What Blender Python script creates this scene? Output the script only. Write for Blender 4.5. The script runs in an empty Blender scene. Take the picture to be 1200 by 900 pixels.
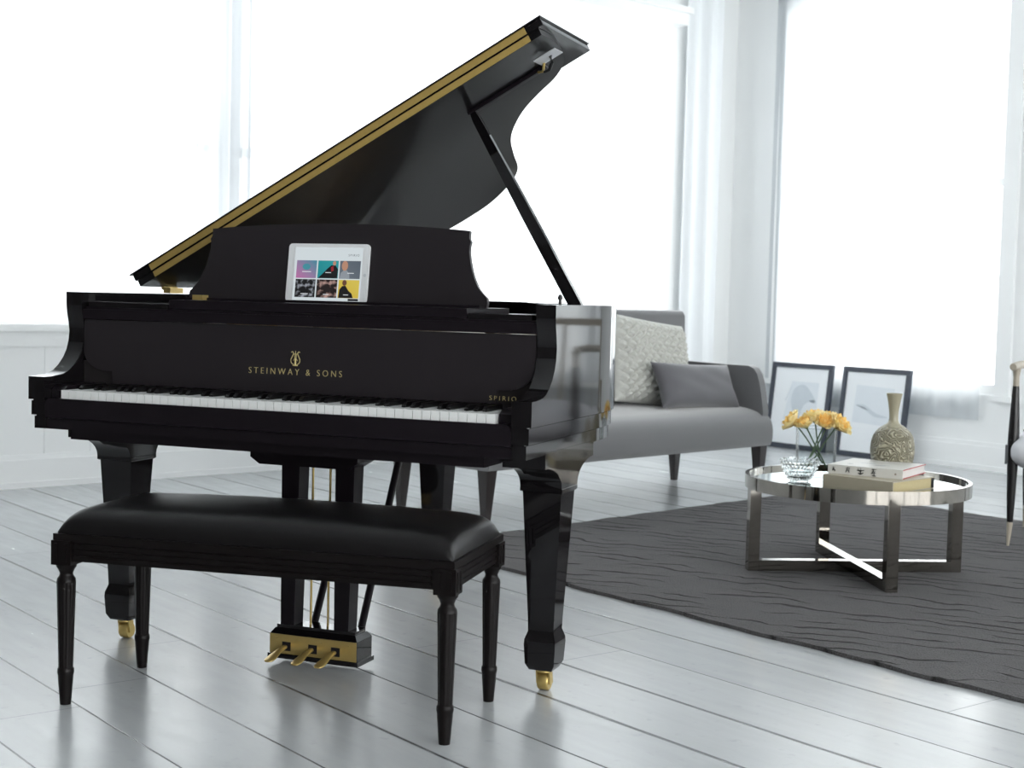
import bpy, bmesh, math, random
from math import sin, cos, pi, radians as R, sqrt, hypot, atan2
from mathutils import Vector, Matrix
random.seed(7)
C = bpy.context.scene.collection
SC = bpy.context.scene

# ------------------------------------------------------------------ helpers
def lin(c):
    out = []
    for v in c:
        v /= 255.0
        out.append(v/12.92 if v <= .04045 else ((v+.055)/1.055)**2.4)
    return (*out, 1.0)

def new_mat(name):
    m = bpy.data.materials.new(name); m.use_nodes = True
    nt = m.node_tree; nt.nodes.clear()
    out = nt.nodes.new('ShaderNodeOutputMaterial')
    return m, nt, out

def pm(name, rgb, rough=.5, metal=0.0, coat=0.0, trans=0.0, ior=1.5, sheen=0.0, emit=0.0,
       noise=None, bump=None, spec=.5, coat_rough=.05):
    """principled material; noise=(scale, rgb2) mottles the colour, bump=(scale, strength, distance)"""
    m, nt, out = new_mat(name)
    b = nt.nodes.new('ShaderNodeBsdfPrincipled')
    b.inputs['Base Color'].default_value = lin(rgb)
    b.inputs['Roughness'].default_value = rough
    b.inputs['Metallic'].default_value = metal
    b.inputs['Coat Weight'].default_value = coat
    b.inputs['Coat Roughness'].default_value = coat_rough
    b.inputs['Transmission Weight'].default_value = trans
    b.inputs['IOR'].default_value = ior
    b.inputs['Sheen Weight'].default_value = sheen
    b.inputs['Specular IOR Level'].default_value = spec
    if emit:
        b.inputs['Emission Color'].default_value = lin(rgb)
        b.inputs['Emission Strength'].default_value = emit
    nt.links.new(b.outputs[0], out.inputs[0])
    tc = None
    if noise or bump:
        tc = nt.nodes.new('ShaderNodeTexCoord')
    if noise:
        n = nt.nodes.new('ShaderNodeTexNoise'); n.inputs['Scale'].default_value = noise[0]
        n.inputs['Detail'].default_value = 4
        nt.links.new(tc.outputs['Object'], n.inputs['Vector'])
        mx = nt.nodes.new('ShaderNodeMix'); mx.data_type = 'RGBA'
        mx.inputs[6].default_value = lin(rgb); mx.inputs[7].default_value = lin(noise[1])
        nt.links.new(n.outputs['Fac'], mx.inputs[0]); nt.links.new(mx.outputs[2], b.inputs['Base Color'])
        if emit: nt.links.new(mx.outputs[2], b.inputs['Emission Color'])
    if bump:
        n = nt.nodes.new('ShaderNodeTexNoise'); n.inputs['Scale'].default_value = bump[0]
        n.inputs['Detail'].default_value = 3
        nt.links.new(tc.outputs['Object'], n.inputs['Vector'])
        bp = nt.nodes.new('ShaderNodeBump'); bp.inputs['Strength'].default_value = bump[1]
        bp.inputs['Distance'].default_value = bump[2]
        nt.links.new(n.outputs['Fac'], bp.inputs['Height']); nt.links.new(bp.outputs[0], b.inputs['Normal'])
    return m

def mk(name, bm, mat, parent=None, smooth=None, bevel=0.0, seg=2, sub=0):
    if bevel:
        es = [e for e in bm.edges if len(e.link_faces) == 2 and e.calc_face_angle(0) > .5]
        if es:
            bmesh.ops.bevel(bm, geom=es, offset=bevel, offset_type='OFFSET', segments=seg, profile=.5, affect='EDGES', clamp_overlap=True)
    bmesh.ops.recalc_face_normals(bm, faces=bm.faces[:])
    me = bpy.data.meshes.new(name); bm.to_mesh(me); bm.free()
    if smooth is None and bevel: smooth = 40
    if smooth:
        for p in me.polygons: p.use_smooth = True
        me.set_sharp_from_angle(angle=R(smooth))
    for m in (mat if isinstance(mat, (list, tuple)) else [mat]): me.materials.append(m)
    o = bpy.data.objects.new(name, me); C.objects.link(o)
    if parent: o.parent = parent
    if bevel:
        wn = o.modifiers.new('weighted_normals', 'WEIGHTED_NORMAL'); wn.keep_sharp = True; wn.weight = 80
    if sub:
        s = o.modifiers.new('subdivision', 'SUBSURF'); s.levels = sub; s.render_levels = sub
    return o

def B(): return bmesh.new()

def box(bm, x0, x1, y0, y1, z0, z1, M=None):
    vs = [bm.verts.new((x, y, z)) for z in (z0, z1) for y in (y0, y1) for x in (x0, x1)]
    for f in ((0,2,3,1),(4,5,7,6),(0,1,5,4),(2,6,7,3),(0,4,6,2),(1,3,7,5)):
        bm.faces.new([vs[i] for i in f])
    if M is not None: bmesh.ops.transform(bm, matrix=M, verts=vs)
    return vs

def prism(bm, pts, vec, mat_index=0):
    """polygon (3-D points) extruded along vec"""
    v = Vector(vec)
    a = [bm.verts.new(p) for p in pts]; b = [bm.verts.new(Vector(p)+v) for p in pts]
    n = len(pts)
    fs = [bm.faces.new(a[::-1]), bm.faces.new(b)]
    for i in range(n):
        fs.append(bm.faces.new((a[i], a[(i+1) % n], b[(i+1) % n], b[i])))
    for f in fs: f.material_index = mat_index
    return a+b

def lathe(bm, prof, n=32, c=(0,0,0), fn=None, cap=True):
    rings = []
    for r, z in prof:
        ring = []
        for k in range(n):
            t = 2*pi*k/n
            rr = r*(fn(t, z) if fn else 1)
            ring.append(bm.verts.new((c[0]+rr*cos(t), c[1]+rr*sin(t), c[2]+z)))
        rings.append(ring)
    for a, b in zip(rings, rings[1:]):
        for k in range(n):
            bm.faces.new((a[k], a[(k+1) % n], b[(k+1) % n], b[k]))
    if cap:
        bm.faces.new(rings[0][::-1]); bm.faces.new(rings[-1])
    return [v for r in rings for v in r]

def loft(bm, secs, cap=True):
    """secs: list of equal-length rings of 3-D points"""
    rs = [[bm.verts.new(p) for p in s] for s in secs]
    n = len(rs[0])
    for a, b in zip(rs, rs[1:]):
        for k in range(n):
            bm.faces.new((a[k], a[(k+1) % n], b[(k+1) % n], b[k]))
    if cap:
        bm.faces.new(rs[0][::-1]); bm.faces.new(rs[-1])

def tube(bm, path, rad, n=10, cap=True):
    path = [Vector(p) for p in path]
    rads = rad if isinstance(rad, (list, tuple)) else [rad]*len(path)
    up = Vector((0, 0, 1)); rings = []
    for i, p in enumerate(path):
        t = (path[min(i+1, len(path)-1)] - path[max(i-1, 0)]).normalized()
        u = t.cross(up)
        if u.length < 1e-3: u = t.cross(Vector((1, 0, 0)))
        u.normalize(); v = t.cross(u).normalized()
        rings.append([p + rads[i]*(cos(2*pi*k/n)*u + sin(2*pi*k/n)*v) for k in range(n)])
    loft(bm, rings, cap)

def crom(pts, n=6, closed=False):
    out = []; P = [Vector(p) for p in pts]; N = len(P)
    for i in range(N if closed else N-1):
        if closed: p0, p1, p2, p3 = P[i-1], P[i], P[(i+1) % N], P[(i+2) % N]
        else: p0, p1, p2, p3 = P[max(i-1, 0)], P[i], P[i+1], P[min(i+2, N-1)]
        for k in range(n):
            t = k/n
            out.append(.5*((2*p1)+(p2-p0)*t+(2*p0-5*p1+4*p2-p3)*t*t+(3*p1-p0-3*p2+p3)*t**3))
    if not closed: out.append(P[-1])
    return out

def thing(name, label, cat, loc=(0,0,0), rz=0.0, group=None):
    o = bpy.data.objects.new(name, None); C.objects.link(o)
    o.location = loc; o.rotation_euler = (0, 0, rz); o.empty_display_size = .1
    o['label'] = label; o['category'] = cat
    if group: o['group'] = group
    return o

def tag(o, label, cat, group=None):
    o['label'] = label; o['category'] = cat
    if group: o['group'] = group
    return o

def struct(name, bm, mat, bevel=0.0, smooth=None, left=False):
    o = mk(name, bm, mat, None, smooth, bevel)
    o['kind'] = 'structure'; o.rotation_euler.z = RA
    if left: o.rotation_euler.z = RL; o.location = LQ
    return o

def copy_tree(o, parent=None):
    c = o.copy(); C.objects.link(c)
    if parent: c.parent = parent
    for ch in list(o.children): copy_tree(ch, c)
    return c

RA = R(-31.2)                      # the room stands at this angle to the piano
E1 = Vector((cos(RA), sin(RA), 0)); E2 = Vector((-sin(RA), cos(RA), 0))
WL, WF, WR, WN, CEIL = -4.3, 6.2, 6.5, -6.5, 3.55   # left end, far wall, right wall, near wall, ceiling
LQ = E1*-3.93+E2*1.0; RL = RA+R(4)  # the left wall is a few degrees off square: own origin and angle, x = into room, y = along wall
N1 = Vector((cos(RL), sin(RL), 0)); N2 = Vector((-sin(RL), cos(RL), 0))

# ------------------------------------------------------------------ camera (fitted to the photograph)
CAM = Vector((1.831, -3.1484, 1.0018)); yaw, pitch, roll, fpx = -.3575, -.0594, .0256, 1710.0
fw = Vector((sin(yaw)*cos(pitch), cos(yaw)*cos(pitch), sin(pitch)))
rt = Vector((cos(yaw), -sin(yaw), 0)); up = rt.cross(fw)
cx = rt*cos(roll) + up*sin(roll); cyv = -rt*sin(roll) + up*cos(roll)
cd = bpy.data.cameras.new('camera'); cam = bpy.data.objects.new('camera', cd); C.objects.link(cam)
cd.sensor_width = 36; cd.sensor_fit = 'HORIZONTAL'; cd.lens = fpx/1200*36; cd.clip_start = .05
cam.matrix_world = Matrix(((cx.x, cyv.x, -fw.x, CAM.x), (cx.y, cyv.y, -fw.y, CAM.y), (cx.z, cyv.z, -fw.z, CAM.z), (0,0,0,1)))
SC.camera = cam
cd.dof.use_dof = True; cd.dof.focus_distance = 3.95; cd.dof.aperture_fstop = 6.3

# ------------------------------------------------------------------ materials
M = {}
M['ebony'] = pm('polished_ebony', (18, 16, 18), .05, spec=.5)
M['ebony_satin'] = pm('satin_ebony', (25, 21, 25), .30, spec=.16)
M['ebony_lit'] = pm('satin_ebony_lit', (34, 30, 33), .36, spec=.4)  # lighter satin ebony: the desk's ceiling reflection put into the colour
M['lid_under'] = pm('lid_polish', (14, 13, 15), .35, coat=.42, coat_rough=.04, spec=.15)
M['brass'] = pm('brass', (208, 182, 116), .28, metal=.6, noise=(60, (194, 168, 102)))
M['hinge_brass'] = pm('hinge_brass', (176, 150, 86), .45, metal=.15, noise=(90, (160, 134, 72)))
M['gold'] = pm('gold_inlay', (204, 188, 132), .4, metal=.3)
M['white_key'] = pm('key_plastic', (232, 233, 232), .22)
M['black_key'] = pm('key_ebony', (10, 9, 10), .3)
M['felt'] = pm('dark_felt', (22, 16, 18), .95)
M['plate'] = pm('bronze_plate', (120, 92, 44), .4, metal=.6, noise=(30, (105, 78, 36)))
M['string'] = pm('steel_string', (150, 148, 140), .35, metal=1)
M['spruce'] = pm('spruce_board', (150, 112, 66), .5, noise=(8, (128, 92, 52)))
M['leather'] = pm('black_leather', (15, 13, 14), .36, spec=.28, bump=(220, .15, .002))
M['bench_wood'] = pm('bench_ebony', (20, 16, 16), .34, noise=(14, (14, 11, 11)), spec=.16)
M['chrome'] = pm('chrome', (156, 151, 144), .06, metal=1.0)
M['mirror'] = pm('mirror_glass', (228, 236, 236), .02, metal=1.0)
M['velvet'] = pm('grey_velvet', (98, 98, 100), .8, sheen=.75, noise=(5, (90, 90, 92)), bump=(400, .08, .001))
M['velvet_dark'] = pm('grey_velvet_cushion', (94, 93, 97), .75, sheen=.5, noise=(6, (84, 83, 87)))
M['knit'] = pm('pale_wool', (198, 198, 192), .9, sheen=.2, bump=(260, .35, .002))
M['dark_wood'] = pm('dark_stained_wood', (38, 32, 32), .35)
M['pale_wood'] = pm('pale_wood', (176, 168, 154), .45, noise=(20, (160, 150, 134)))
M['black_wood'] = pm('black_lacquer_wood', (18, 16, 18), .3)
M['white_cloth'] = pm('white_upholstery', (226, 226, 230), .85)
M['glass'] = pm('clear_glass', (252, 254, 254), .03, trans=1.0, ior=1.45)
M['stem'] = pm('rose_stem', (72, 98, 62), .5, noise=(40, (54, 78, 46)))
M['leaf_calyx'] = pm('rose_calyx', (128, 138, 58), .55)
M['frame'] = pm('blue_black_frame', (52, 58, 70), .4)
M['mat_board'] = pm('white_mat_board', (244, 247, 250), .3)
M['print_pale'] = pm('pale_print', (226, 232, 238), .4, noise=(9, (234, 239, 244)))
M['print_grey'] = pm('grey_print', (204, 212, 219), .4, noise=(30, (214, 221, 228)))
M['print_dark'] = pm('dark_print', (138, 147, 156), .4)
M['paint'] = pm('white_wall_paint', (239, 240, 240), .6, bump=(20, .04, .01))
M['trim_paint'] = pm('white_trim_paint', (240, 241, 241), .4)
M['ceiling'] = pm('ceiling_paint', (232, 234, 235), .8)
M['white_plastic'] = pm('white_tablet_shell', (226, 228, 230), .25)
M['ink'] = pm('black_ink', (18, 18, 20), .6)
M['paper'] = pm('book_paper', (214, 208, 190), .8)
M['steel_clip'] = pm('brushed_steel', (150, 154, 160), .3, metal=1)

def rose_mat(name, a, b):
    m, nt, out = new_mat(name)
    bs = nt.nodes.new('ShaderNodeBsdfPrincipled'); bs.inputs['Roughness'].default_value = .55
    bs.inputs['Subsurface Weight'].default_value = 0.0
    tc = nt.nodes.new('ShaderNodeTexCoord'); n = nt.nodes.new('ShaderNodeTexNoise'); n.inputs['Scale'].default_value = 38
    nt.links.new(tc.outputs['Object'], n.inputs['Vector'])
    rp = nt.nodes.new('ShaderNodeValToRGB'); rp.color_ramp.elements[0].position = .3; rp.color_ramp.elements[1].position = .7
    rp.color_ramp.elements[0].color = lin(a); rp.color_ramp.elements[1].color = lin(b)
    nt.links.new(n.outputs['Fac'], rp.inputs[0]); nt.links.new(rp.outputs[0], bs.inputs['Base Color'])
    tr = nt.nodes.new('ShaderNodeBsdfTranslucent'); nt.links.new(rp.outputs[0], tr.inputs['Color'])
    mx = nt.nodes.new('ShaderNodeMixShader'); mx.inputs[0].default_value = .35
    nt.links.new(bs.outputs[0], mx.inputs[1]); nt.links.new(tr.outputs[0], mx.inputs[2])
    nt.links.new(mx.outputs[0], out.inputs[0])
    return m
M['petal_outer'] = rose_mat('rose_petal_outer', (250, 234, 170), (252, 244, 208))
M['petal_inner'] = rose_mat('rose_petal_inner', (248, 208, 116), (251, 230, 164))

def curtain_mat(name, transp, tint=(250, 252, 253), front=.35):
    m, nt, out = new_mat(name)
    tl = nt.nodes.new('ShaderNodeBsdfTranslucent'); tl.inputs['Color'].default_value = lin(tint)
    df = nt.nodes.new('ShaderNodeBsdfDiffuse'); df.inputs['Color'].default_value = lin((244, 246, 248))
    tp = nt.nodes.new('ShaderNodeBsdfTransparent')
    a = nt.nodes.new('ShaderNodeMixShader'); a.inputs[0].default_value = front
    nt.links.new(tl.outputs[0], a.inputs[1]); nt.links.new(df.outputs[0], a.inputs[2])
    b = nt.nodes.new('ShaderNodeMixShader')
    # weave: fine vertical threads vary the openness of the sheer a little
    tc = nt.nodes.new('ShaderNodeTexCoord'); mp = nt.nodes.new('ShaderNodeMapping')
    mp.inputs['Scale'].default_value = (14, 14, .25)
    n = nt.nodes.new('ShaderNodeTexNoise'); n.inputs['Scale'].default_value = 1.0; n.inputs['Detail'].default_value = 2
    nt.links.new(tc.outputs['Object'], mp.inputs[0]); nt.links.new(mp.outputs[0], n.inputs['Vector'])
    mr = nt.nodes.new('ShaderNodeMapRange'); mr.inputs[3].default_value = max(0, transp-.1); mr.inputs[4].default_value = transp+.1
    nt.links.new(n.outputs['Fac'], mr.inputs[0]); nt.links.new(mr.outputs[0], b.inputs[0])
    nt.links.new(a.outputs[0], b.inputs[1]); nt.links.new(tp.outputs[0], b.inputs[2])
    nt.links.new(b.outputs[0], out.inputs[0])
    return m
M['sheer'] = curtain_mat('sheer_voile', .09, (200, 204, 207))
M['gathered'] = curtain_mat('gathered_voile', .05, (186, 190, 194))
M['drape'] = curtain_mat('white_drape', .0, (225, 228, 230), .85)

def pane_mat():
    m, nt, out = new_mat('window_pane')
    tp = nt.nodes.new('ShaderNodeBsdfTransparent'); gl = nt.nodes.new('ShaderNodeBsdfGlossy')
    gl.inputs['Roughness'].default_value = .02
    fr = nt.nodes.new('ShaderNodeLayerWeight'); fr.inputs[0].default_value = .06
    mx = nt.nodes.new('ShaderNodeMixShader')
    nt.links.new(fr.outputs[0], mx.inputs[0]); nt.links.new(tp.outputs[0], mx.inputs[1]); nt.links.new(gl.outputs[0], mx.inputs[2])
    nt.links.new(mx.outputs[0], out.inputs[0])
    return m
M['pane'] = pane_mat()

def thin_glass():
    m, nt, out = new_mat('thin_clear_glass')
    tp = nt.nodes.new('ShaderNodeBsdfTransparent'); tp.inputs[0].default_value = (.91, .93, .935, 1)
    gl = nt.nodes.new('ShaderNodeBsdfGlossy'); gl.inputs['Roughness'].default_value = .03
    fr = nt.nodes.new('ShaderNodeLayerWeight'); fr.inputs[0].default_value = .12
    mu = nt.nodes.new('ShaderNodeMath'); mu.operation = 'MULTIPLY'; mu.inputs[1].default_value = .8; nt.links.new(fr.outputs[0], mu.inputs[0])
    mx = nt.nodes.new('ShaderNodeMixShader')
    nt.links.new(mu.outputs[0], mx.inputs[0]); nt.links.new(tp.outputs[0], mx.inputs[1]); nt.links.new(gl.outputs[0], mx.inputs[2])
    nt.links.new(mx.outputs[0], out.inputs[0])
    return m
M['thin_glass'] = thin_glass()

def floor_mat():
    m, nt, out = new_mat('white_painted_boards')
    N, L = nt.nodes.new, nt.links.new
    def math_(op, a, b=None, c=None):
        x = N('ShaderNodeMath'); x.operation = op
        for i, v in enumerate((a, b, c)):
            if v is None: continue
            if isinstance(v, (int, float)): x.inputs[i].default_value = v
            else: L(v, x.inputs[i])
        return x.outputs[0]
    tc = N('ShaderNodeTexCoord'); sp = N('ShaderNodeSeparateXYZ'); L(tc.outputs['Object'], sp.inputs[0])
    X, Y = sp.outputs[0], sp.outputs[1]
    # a slow wander of the seams
    nz = N('ShaderNodeTexNoise'); nz.inputs['Scale'].default_value = 2.2; L(tc.outputs['Object'], nz.inputs['Vector'])
    yy = math_('ADD', Y, math_('MULTIPLY', math_('SUBTRACT', nz.outputs['Fac'], .5), .006))
    t = math_('DIVIDE', math_('SUBTRACT', yy, .0875), .249)
    row = math_('FLOOR', math_('ADD', t, .5))
    d = math_('ABSOLUTE', math_('MULTIPLY', math_('SUBTRACT', t, row), .249))       # metres from nearest seam
    wn = N('ShaderNodeTexWhiteNoise'); wn.noise_dimensions = '1D'; L(row, wn.inputs['W'])
    wid = math_('MULTIPLY_ADD', wn.outputs['Value'], .0042, .0018)
    seam = math_('SUBTRACT', 1.0, N_smooth(nt, d, wid))
    brd = math_('FLOOR', t)
    wn2 = N('ShaderNodeTexWhiteNoise'); wn2.noise_dimensions = '1D'; L(brd, wn2.inputs['W'])
    # butt joints, one every few metres on each board
    ex = math_('ADD', X, math_('MULTIPLY', wn2.outputs['Value'], 3.7))
    q = math_('DIVIDE', ex, 3.1)
    de = math_('ABSOLUTE', math_('MULTIPLY', math_('SUBTRACT', q, math_('FLOOR', math_('ADD', q, .5))), 3.1))
    joint = math_('MULTIPLY', math_('SUBTRACT', 1.0, N_smooth(nt, de, 0.0014)), .45)
    gap = math_('MAXIMUM', seam, joint)
    # paint tone: slow mottling + streaks along boards + a small shift per board
    mp = N('ShaderNodeMapping'); mp.inputs['Scale'].default_value = (1.4, 9, 1); L(tc.outputs['Object'], mp.inputs[0])
    n1 = N('ShaderNodeTexNoise'); n1.inputs['Scale'].default_value = 2.6; n1.inputs['Detail'].default_value = 6; L(mp.outputs[0], n1.inputs['Vector'])
    n2 = N('ShaderNodeTexNoise'); n2.inputs['Scale'].default_value = 26; n2.inputs['Detail'].default_value = 5; L(tc.outputs['Object'], n2.inputs['Vector'])
    tone = math_('ADD', math_('MULTIPLY', n1.outputs['Fac'], .55), math_('MULTIPLY', wn2.outputs['Value'], .45))
    mx = N('ShaderNodeMix'); mx.data_type = 'RGBA'; mx.inputs[6].default_value = lin((172, 175, 177)); mx.inputs[7].default_value = lin((192, 194, 195)); L(tone, mx.inputs[0])
    # worn scuffs
    cr = N('ShaderNodeMapRange'); cr.inputs[1].default_value = .62; cr.inputs[2].default_value = .75; L(n2.outputs['Fac'], cr.inputs[0])
    mx3 = N('ShaderNodeMix'); mx3.data_type = 'RGBA'; L(math_('MULTIPLY', cr.outputs[0], .35), mx3.inputs[0]); L(mx.outputs[2], mx3.inputs[6]); mx3.inputs[7].default_value = lin((152, 156, 159))
    mx2 = N('ShaderNodeMix'); mx2.data_type = 'RGBA'; L(gap, mx2.inputs[0]); L(mx3.outputs[2], mx2.inputs[6]); mx2.inputs[7].default_value = lin((36, 38, 41))
    b = N('ShaderNodeBsdfPrincipled'); L(mx2.outputs[2], b.inputs['Base Color'])
    b.inputs['Specular IOR Level'].default_value = .5
    rr = math_('MULTIPLY_ADD', n1.outputs['Fac'], .16, .155); L(rr, b.inputs['Roughness'])
    h = math_('SUBTRACT', math_('ADD', math_('MULTIPLY', n1.outputs['Fac'], .35), math_('MULTIPLY', n2.outputs['Fac'], .18)), math_('MULTIPLY', gap, 1.2))
    bp = N('ShaderNodeBump'); bp.inputs['Strength'].default_value = .28; bp.inputs['Distance'].default_value = .003; L(h, bp.inputs['Height'])
    L(bp.outputs[0], b.inputs['Normal']); L(b.outputs[0], out.inputs[0])
    return m
def N_smooth(nt, val, edge):
    mr = nt.nodes.new('ShaderNodeMapRange'); mr.interpolation_type = 'SMOOTHSTEP'
    nt.links.new(val, mr.inputs[0])
    mr.inputs[1].default_value = 0.0
    if isinstance(edge, (int, float)): mr.inputs[2].default_value = edge*1.8
    else:
        k = nt.nodes.new('ShaderNodeMath'); k.operation = 'MULTIPLY'; k.inputs[1].default_value = 1.8
        nt.links.new(edge, k.inputs[0]); nt.links.new(k.outputs[0], mr.inputs[2])
    return mr.outputs[0]
M['floor'] = floor_mat()

def rug_mat():
    m, nt, out = new_mat('charcoal_rug_pile')
    N, L = nt.nodes.new, nt.links.new
    tc = N('ShaderNodeTexCoord')
    mp = N('ShaderNodeMapping'); mp.inputs['Rotation'].default_value = (0, 0, R(4)); L(tc.outputs['Object'], mp.inputs[0])
    # wandering creases: broken rows that run roughly one way, each pushed about by noise
    def math_(op, a, b=None, c=None):
        x = N('ShaderNodeMath'); x.operation = op
        for i, v in enumerate((a, b, c)):
            if v is None: continue
            if isinstance(v, (int, float)): x.inputs[i].default_value = v
            else: L(v, x.inputs[i])
        return x.outputs[0]
    sp = N('ShaderNodeSeparateXYZ'); L(mp.outputs[0], sp.inputs[0])
    n1 = N('ShaderNodeTexNoise'); n1.inputs['Scale'].default_value = 3.2; n1.inputs['Detail'].default_value = 3; n1.inputs['Roughness'].default_value = .55; L(tc.outputs['Object'], n1.inputs['Vector'])
    t = math_('DIVIDE', math_('MULTIPLY_ADD', n1.outputs['Fac'], .22, sp.outputs[1]), .085)
    row = math_('FLOOR', math_('ADD', t, .5))
    d = math_('MULTIPLY', math_('ABSOLUTE', math_('SUBTRACT', t, row)), .085)
    wr = N('ShaderNodeTexWhiteNoise'); wr.noise_dimensions = '1D'; L(row, wr.inputs['W'])
    cv = N('ShaderNodeCombineXYZ'); L(math_('MULTIPLY', sp.outputs[0], 3.0), cv.inputs[0]); L(math_('MULTIPLY', wr.outputs['Value'], 40.0), cv.inputs[1])
    n3 = N('ShaderNodeTexNoise'); n3.inputs['Scale'].default_value = 1.0; n3.inputs['Detail'].default_value = 1; L(cv.outputs[0], n3.inputs['Vector'])
    br = N('ShaderNodeMapRange'); br.inputs[1].default_value = .44; br.inputs[2].default_value = .62; L(n3.outputs['Fac'], br.inputs[0])
    wd = math_('MULTIPLY_ADD', br.outputs[0], .0125, .002)
    cr = N('ShaderNodeMapRange'); cr.inputs[1].default_value = .0; cr.inputs[3].default_value = 1; cr.inputs[4].default_value = 0; L(d, cr.inputs[0]); L(wd, cr.inputs[2])
    crease = math_('MULTIPLY', cr.outputs[0], math_('MINIMUM', 1.0, math_('MULTIPLY', br.outputs[0], 2.5)))
    n2 = N('ShaderNodeTexNoise'); n2.inputs['Scale'].default_value = 160; n2.inputs['Detail'].default_value = 4; L(tc.outputs['Object'], n2.inputs['Vector'])
    mx = N('ShaderNodeMix'); mx.data_type = 'RGBA'; mx.inputs[6].default_value = lin((74, 72, 73)); mx.inputs[7].default_value = lin((104, 102, 102)); L(n2.outputs['Fac'], mx.inputs[0])
    mb = N('ShaderNodeMix'); mb.data_type = 'RGBA'; L(math_('MULTIPLY', crease, .85), mb.inputs[0]); L(mx.outputs[2], mb.inputs[6]); mb.inputs[7].default_value = lin((30, 28, 29))
    b = N('ShaderNodeBsdfPrincipled'); b.inputs['Roughness'].default_value = .95; b.inputs['Sheen Weight'].default_value = .12
    b.inputs['Specular IOR Level'].default_value = .2
    L(mb.outputs[2], b.inputs['Base Color'])
    h = math_('SUBTRACT', math_('ADD', math_('MULTIPLY', n1.outputs['Fac'], 1.2), math_('MULTIPLY', n2.outputs['Fac'], .5)), math_('MULTIPLY', crease, 1.0))
    bp = N('ShaderNodeBump'); bp.inputs['Strength'].default_value = 1.0; bp.inputs['Distance'].default_value = .022; L(h, bp.inputs['Height'])
    L(bp.outputs[0], b.inputs['Normal']); L(b.outputs[0], out.inputs[0])
    return m
M['rug'] = rug_mat()

def gourd_mat():
    m, nt, out = new_mat('carved_olive_glaze')
    N, L = nt.nodes.new, nt.links.new
    tc = N('ShaderNodeTexCoord'); sp = N('ShaderNodeSeparateXYZ'); L(tc.outputs['Object'], sp.inputs[0])
    nz = N('ShaderNodeTexNoise'); nz.inputs['Scale'].default_value = 19; nz.inputs['Detail'].default_value = 1; L(tc.outputs['Object'], nz.inputs['Vector'])
    k = N('ShaderNodeMath'); k.operation = 'MULTIPLY'; k.inputs[1].default_value = 15; L(nz.outputs['Fac'], k.inputs[0])
    s = N('ShaderNodeMath'); s.operation = 'SINE'
    k2 = N('ShaderNodeMath'); k2.operation = 'MULTIPLY'; k2.inputs[1].default_value = 6.28; L(k.outputs[0], k2.inputs[0]); L(k2.outputs[0], s.inputs[0])
    # carving only on the round body, the neck stays plain
    ms = N('ShaderNodeMapRange'); ms.inputs[1].default_value = .205; ms.inputs[2].default_value = .19; L(sp.outputs[2], ms.inputs[0])
    h = N('ShaderNodeMath'); h.operation = 'MULTIPLY'; L(s.outputs[0], h.inputs[0]); L(ms.outputs[0], h.inputs[1])
    mr = N('ShaderNodeMapRange'); mr.inputs[1].default_value = -1; mr.inputs[2].default_value = .6; L(h.outputs[0], mr.inputs[0])
    mx = N('ShaderNodeMix'); mx.data_type = 'RGBA'; mx.inputs[6].default_value = lin((118, 112, 92)); mx.inputs[7].default_value = lin((172, 166, 144)); L(mr.outputs[0], mx.inputs[0])
    b = N('ShaderNodeBsdfPrincipled'); b.inputs['Roughness'].default_value = .28; L(mx.outputs[2], b.inputs['Base Color'])
    bp = N('ShaderNodeBump'); bp.inputs['Strength'].default_value = .9; bp.inputs['Distance'].default_value = .003; L(h.outputs[0], bp.inputs['Height'])
    L(bp.outputs[0], b.inputs['Normal']); L(b.outputs[0], out.inputs[0])
    return m
M['gourd'] = gourd_mat()

# ------------------------------------------------------------------ the room (local axes: x = along boards, y = towards far wall)
bm = B(); box(bm, -5.4, WR+.3, WN-.3, WF+.3, -.12, 0); struct('floor', bm, M['floor'])
bm = B(); box(bm, -5.4, WR+.3, WN-.3, WF+.3, CEIL, CEIL+.12); struct('ceiling', bm, M['ceiling'])
# left wall with a long bank of windows
LW0, LW1, LZ0, LZ1 = -2.52, 4.46, .81, 2.92
bm = B()
box(bm, -.25, 0, -8.2, LW0, 0, CEIL); box(bm, -.25, 0, LW1, 5.5, 0, CEIL)
box(bm, -.25, 0, LW0, LW1, 0, LZ0); box(bm, -.25, 0, LW0, LW1, LZ1, CEIL)
struct('wall_left', bm, M['paint'], left=True)
# far wall with one tall window
FW0, FW1, FZ0, FZ1 = -3.80, -2.02, .47, 3.12
GW0, GW1 = -.98, .80          # its twin further along the same wall, outside the frame
bm = B()
box(bm, -5.2, FW0, WF, WF+.25, 0, CEIL); box(bm, FW1, GW0, WF, WF+.25, 0, CEIL); box(bm, GW1, WR+.3, WF, WF+.25, 0, CEIL)
for a0, a1 in ((FW0, FW1), (GW0, GW1)): box(bm, a0, a1, WF, WF+.25, 0, FZ0); box(bm, a0, a1, WF, WF+.25, FZ1, CEIL)
struct('wall_back', bm, M['paint'])
# right wall (outside the frame) with a window bank added for fill light
RW0, RW1, RZ0, RZ1 = -3.6, 5.7, .12, 3.2
bm = B()
box(bm, WR, WR+.25, WN-.3, RW0, 0, CEIL); box(bm, WR, WR+.25, RW1, WF+.3, 0, CEIL)
box(bm, WR, WR+.25, RW0, RW1, 0, RZ0); box(bm, WR, WR+.25, RW0, RW1, RZ1, CEIL)
struct('wall_right', bm, M['paint'])
bm = B(); box(bm, -5.2, WR+.3, WN-.25, WN, 0, CEIL); struct('wall_front', bm, pm('grey_wall_paint', (84, 82, 81), .7))

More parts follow.
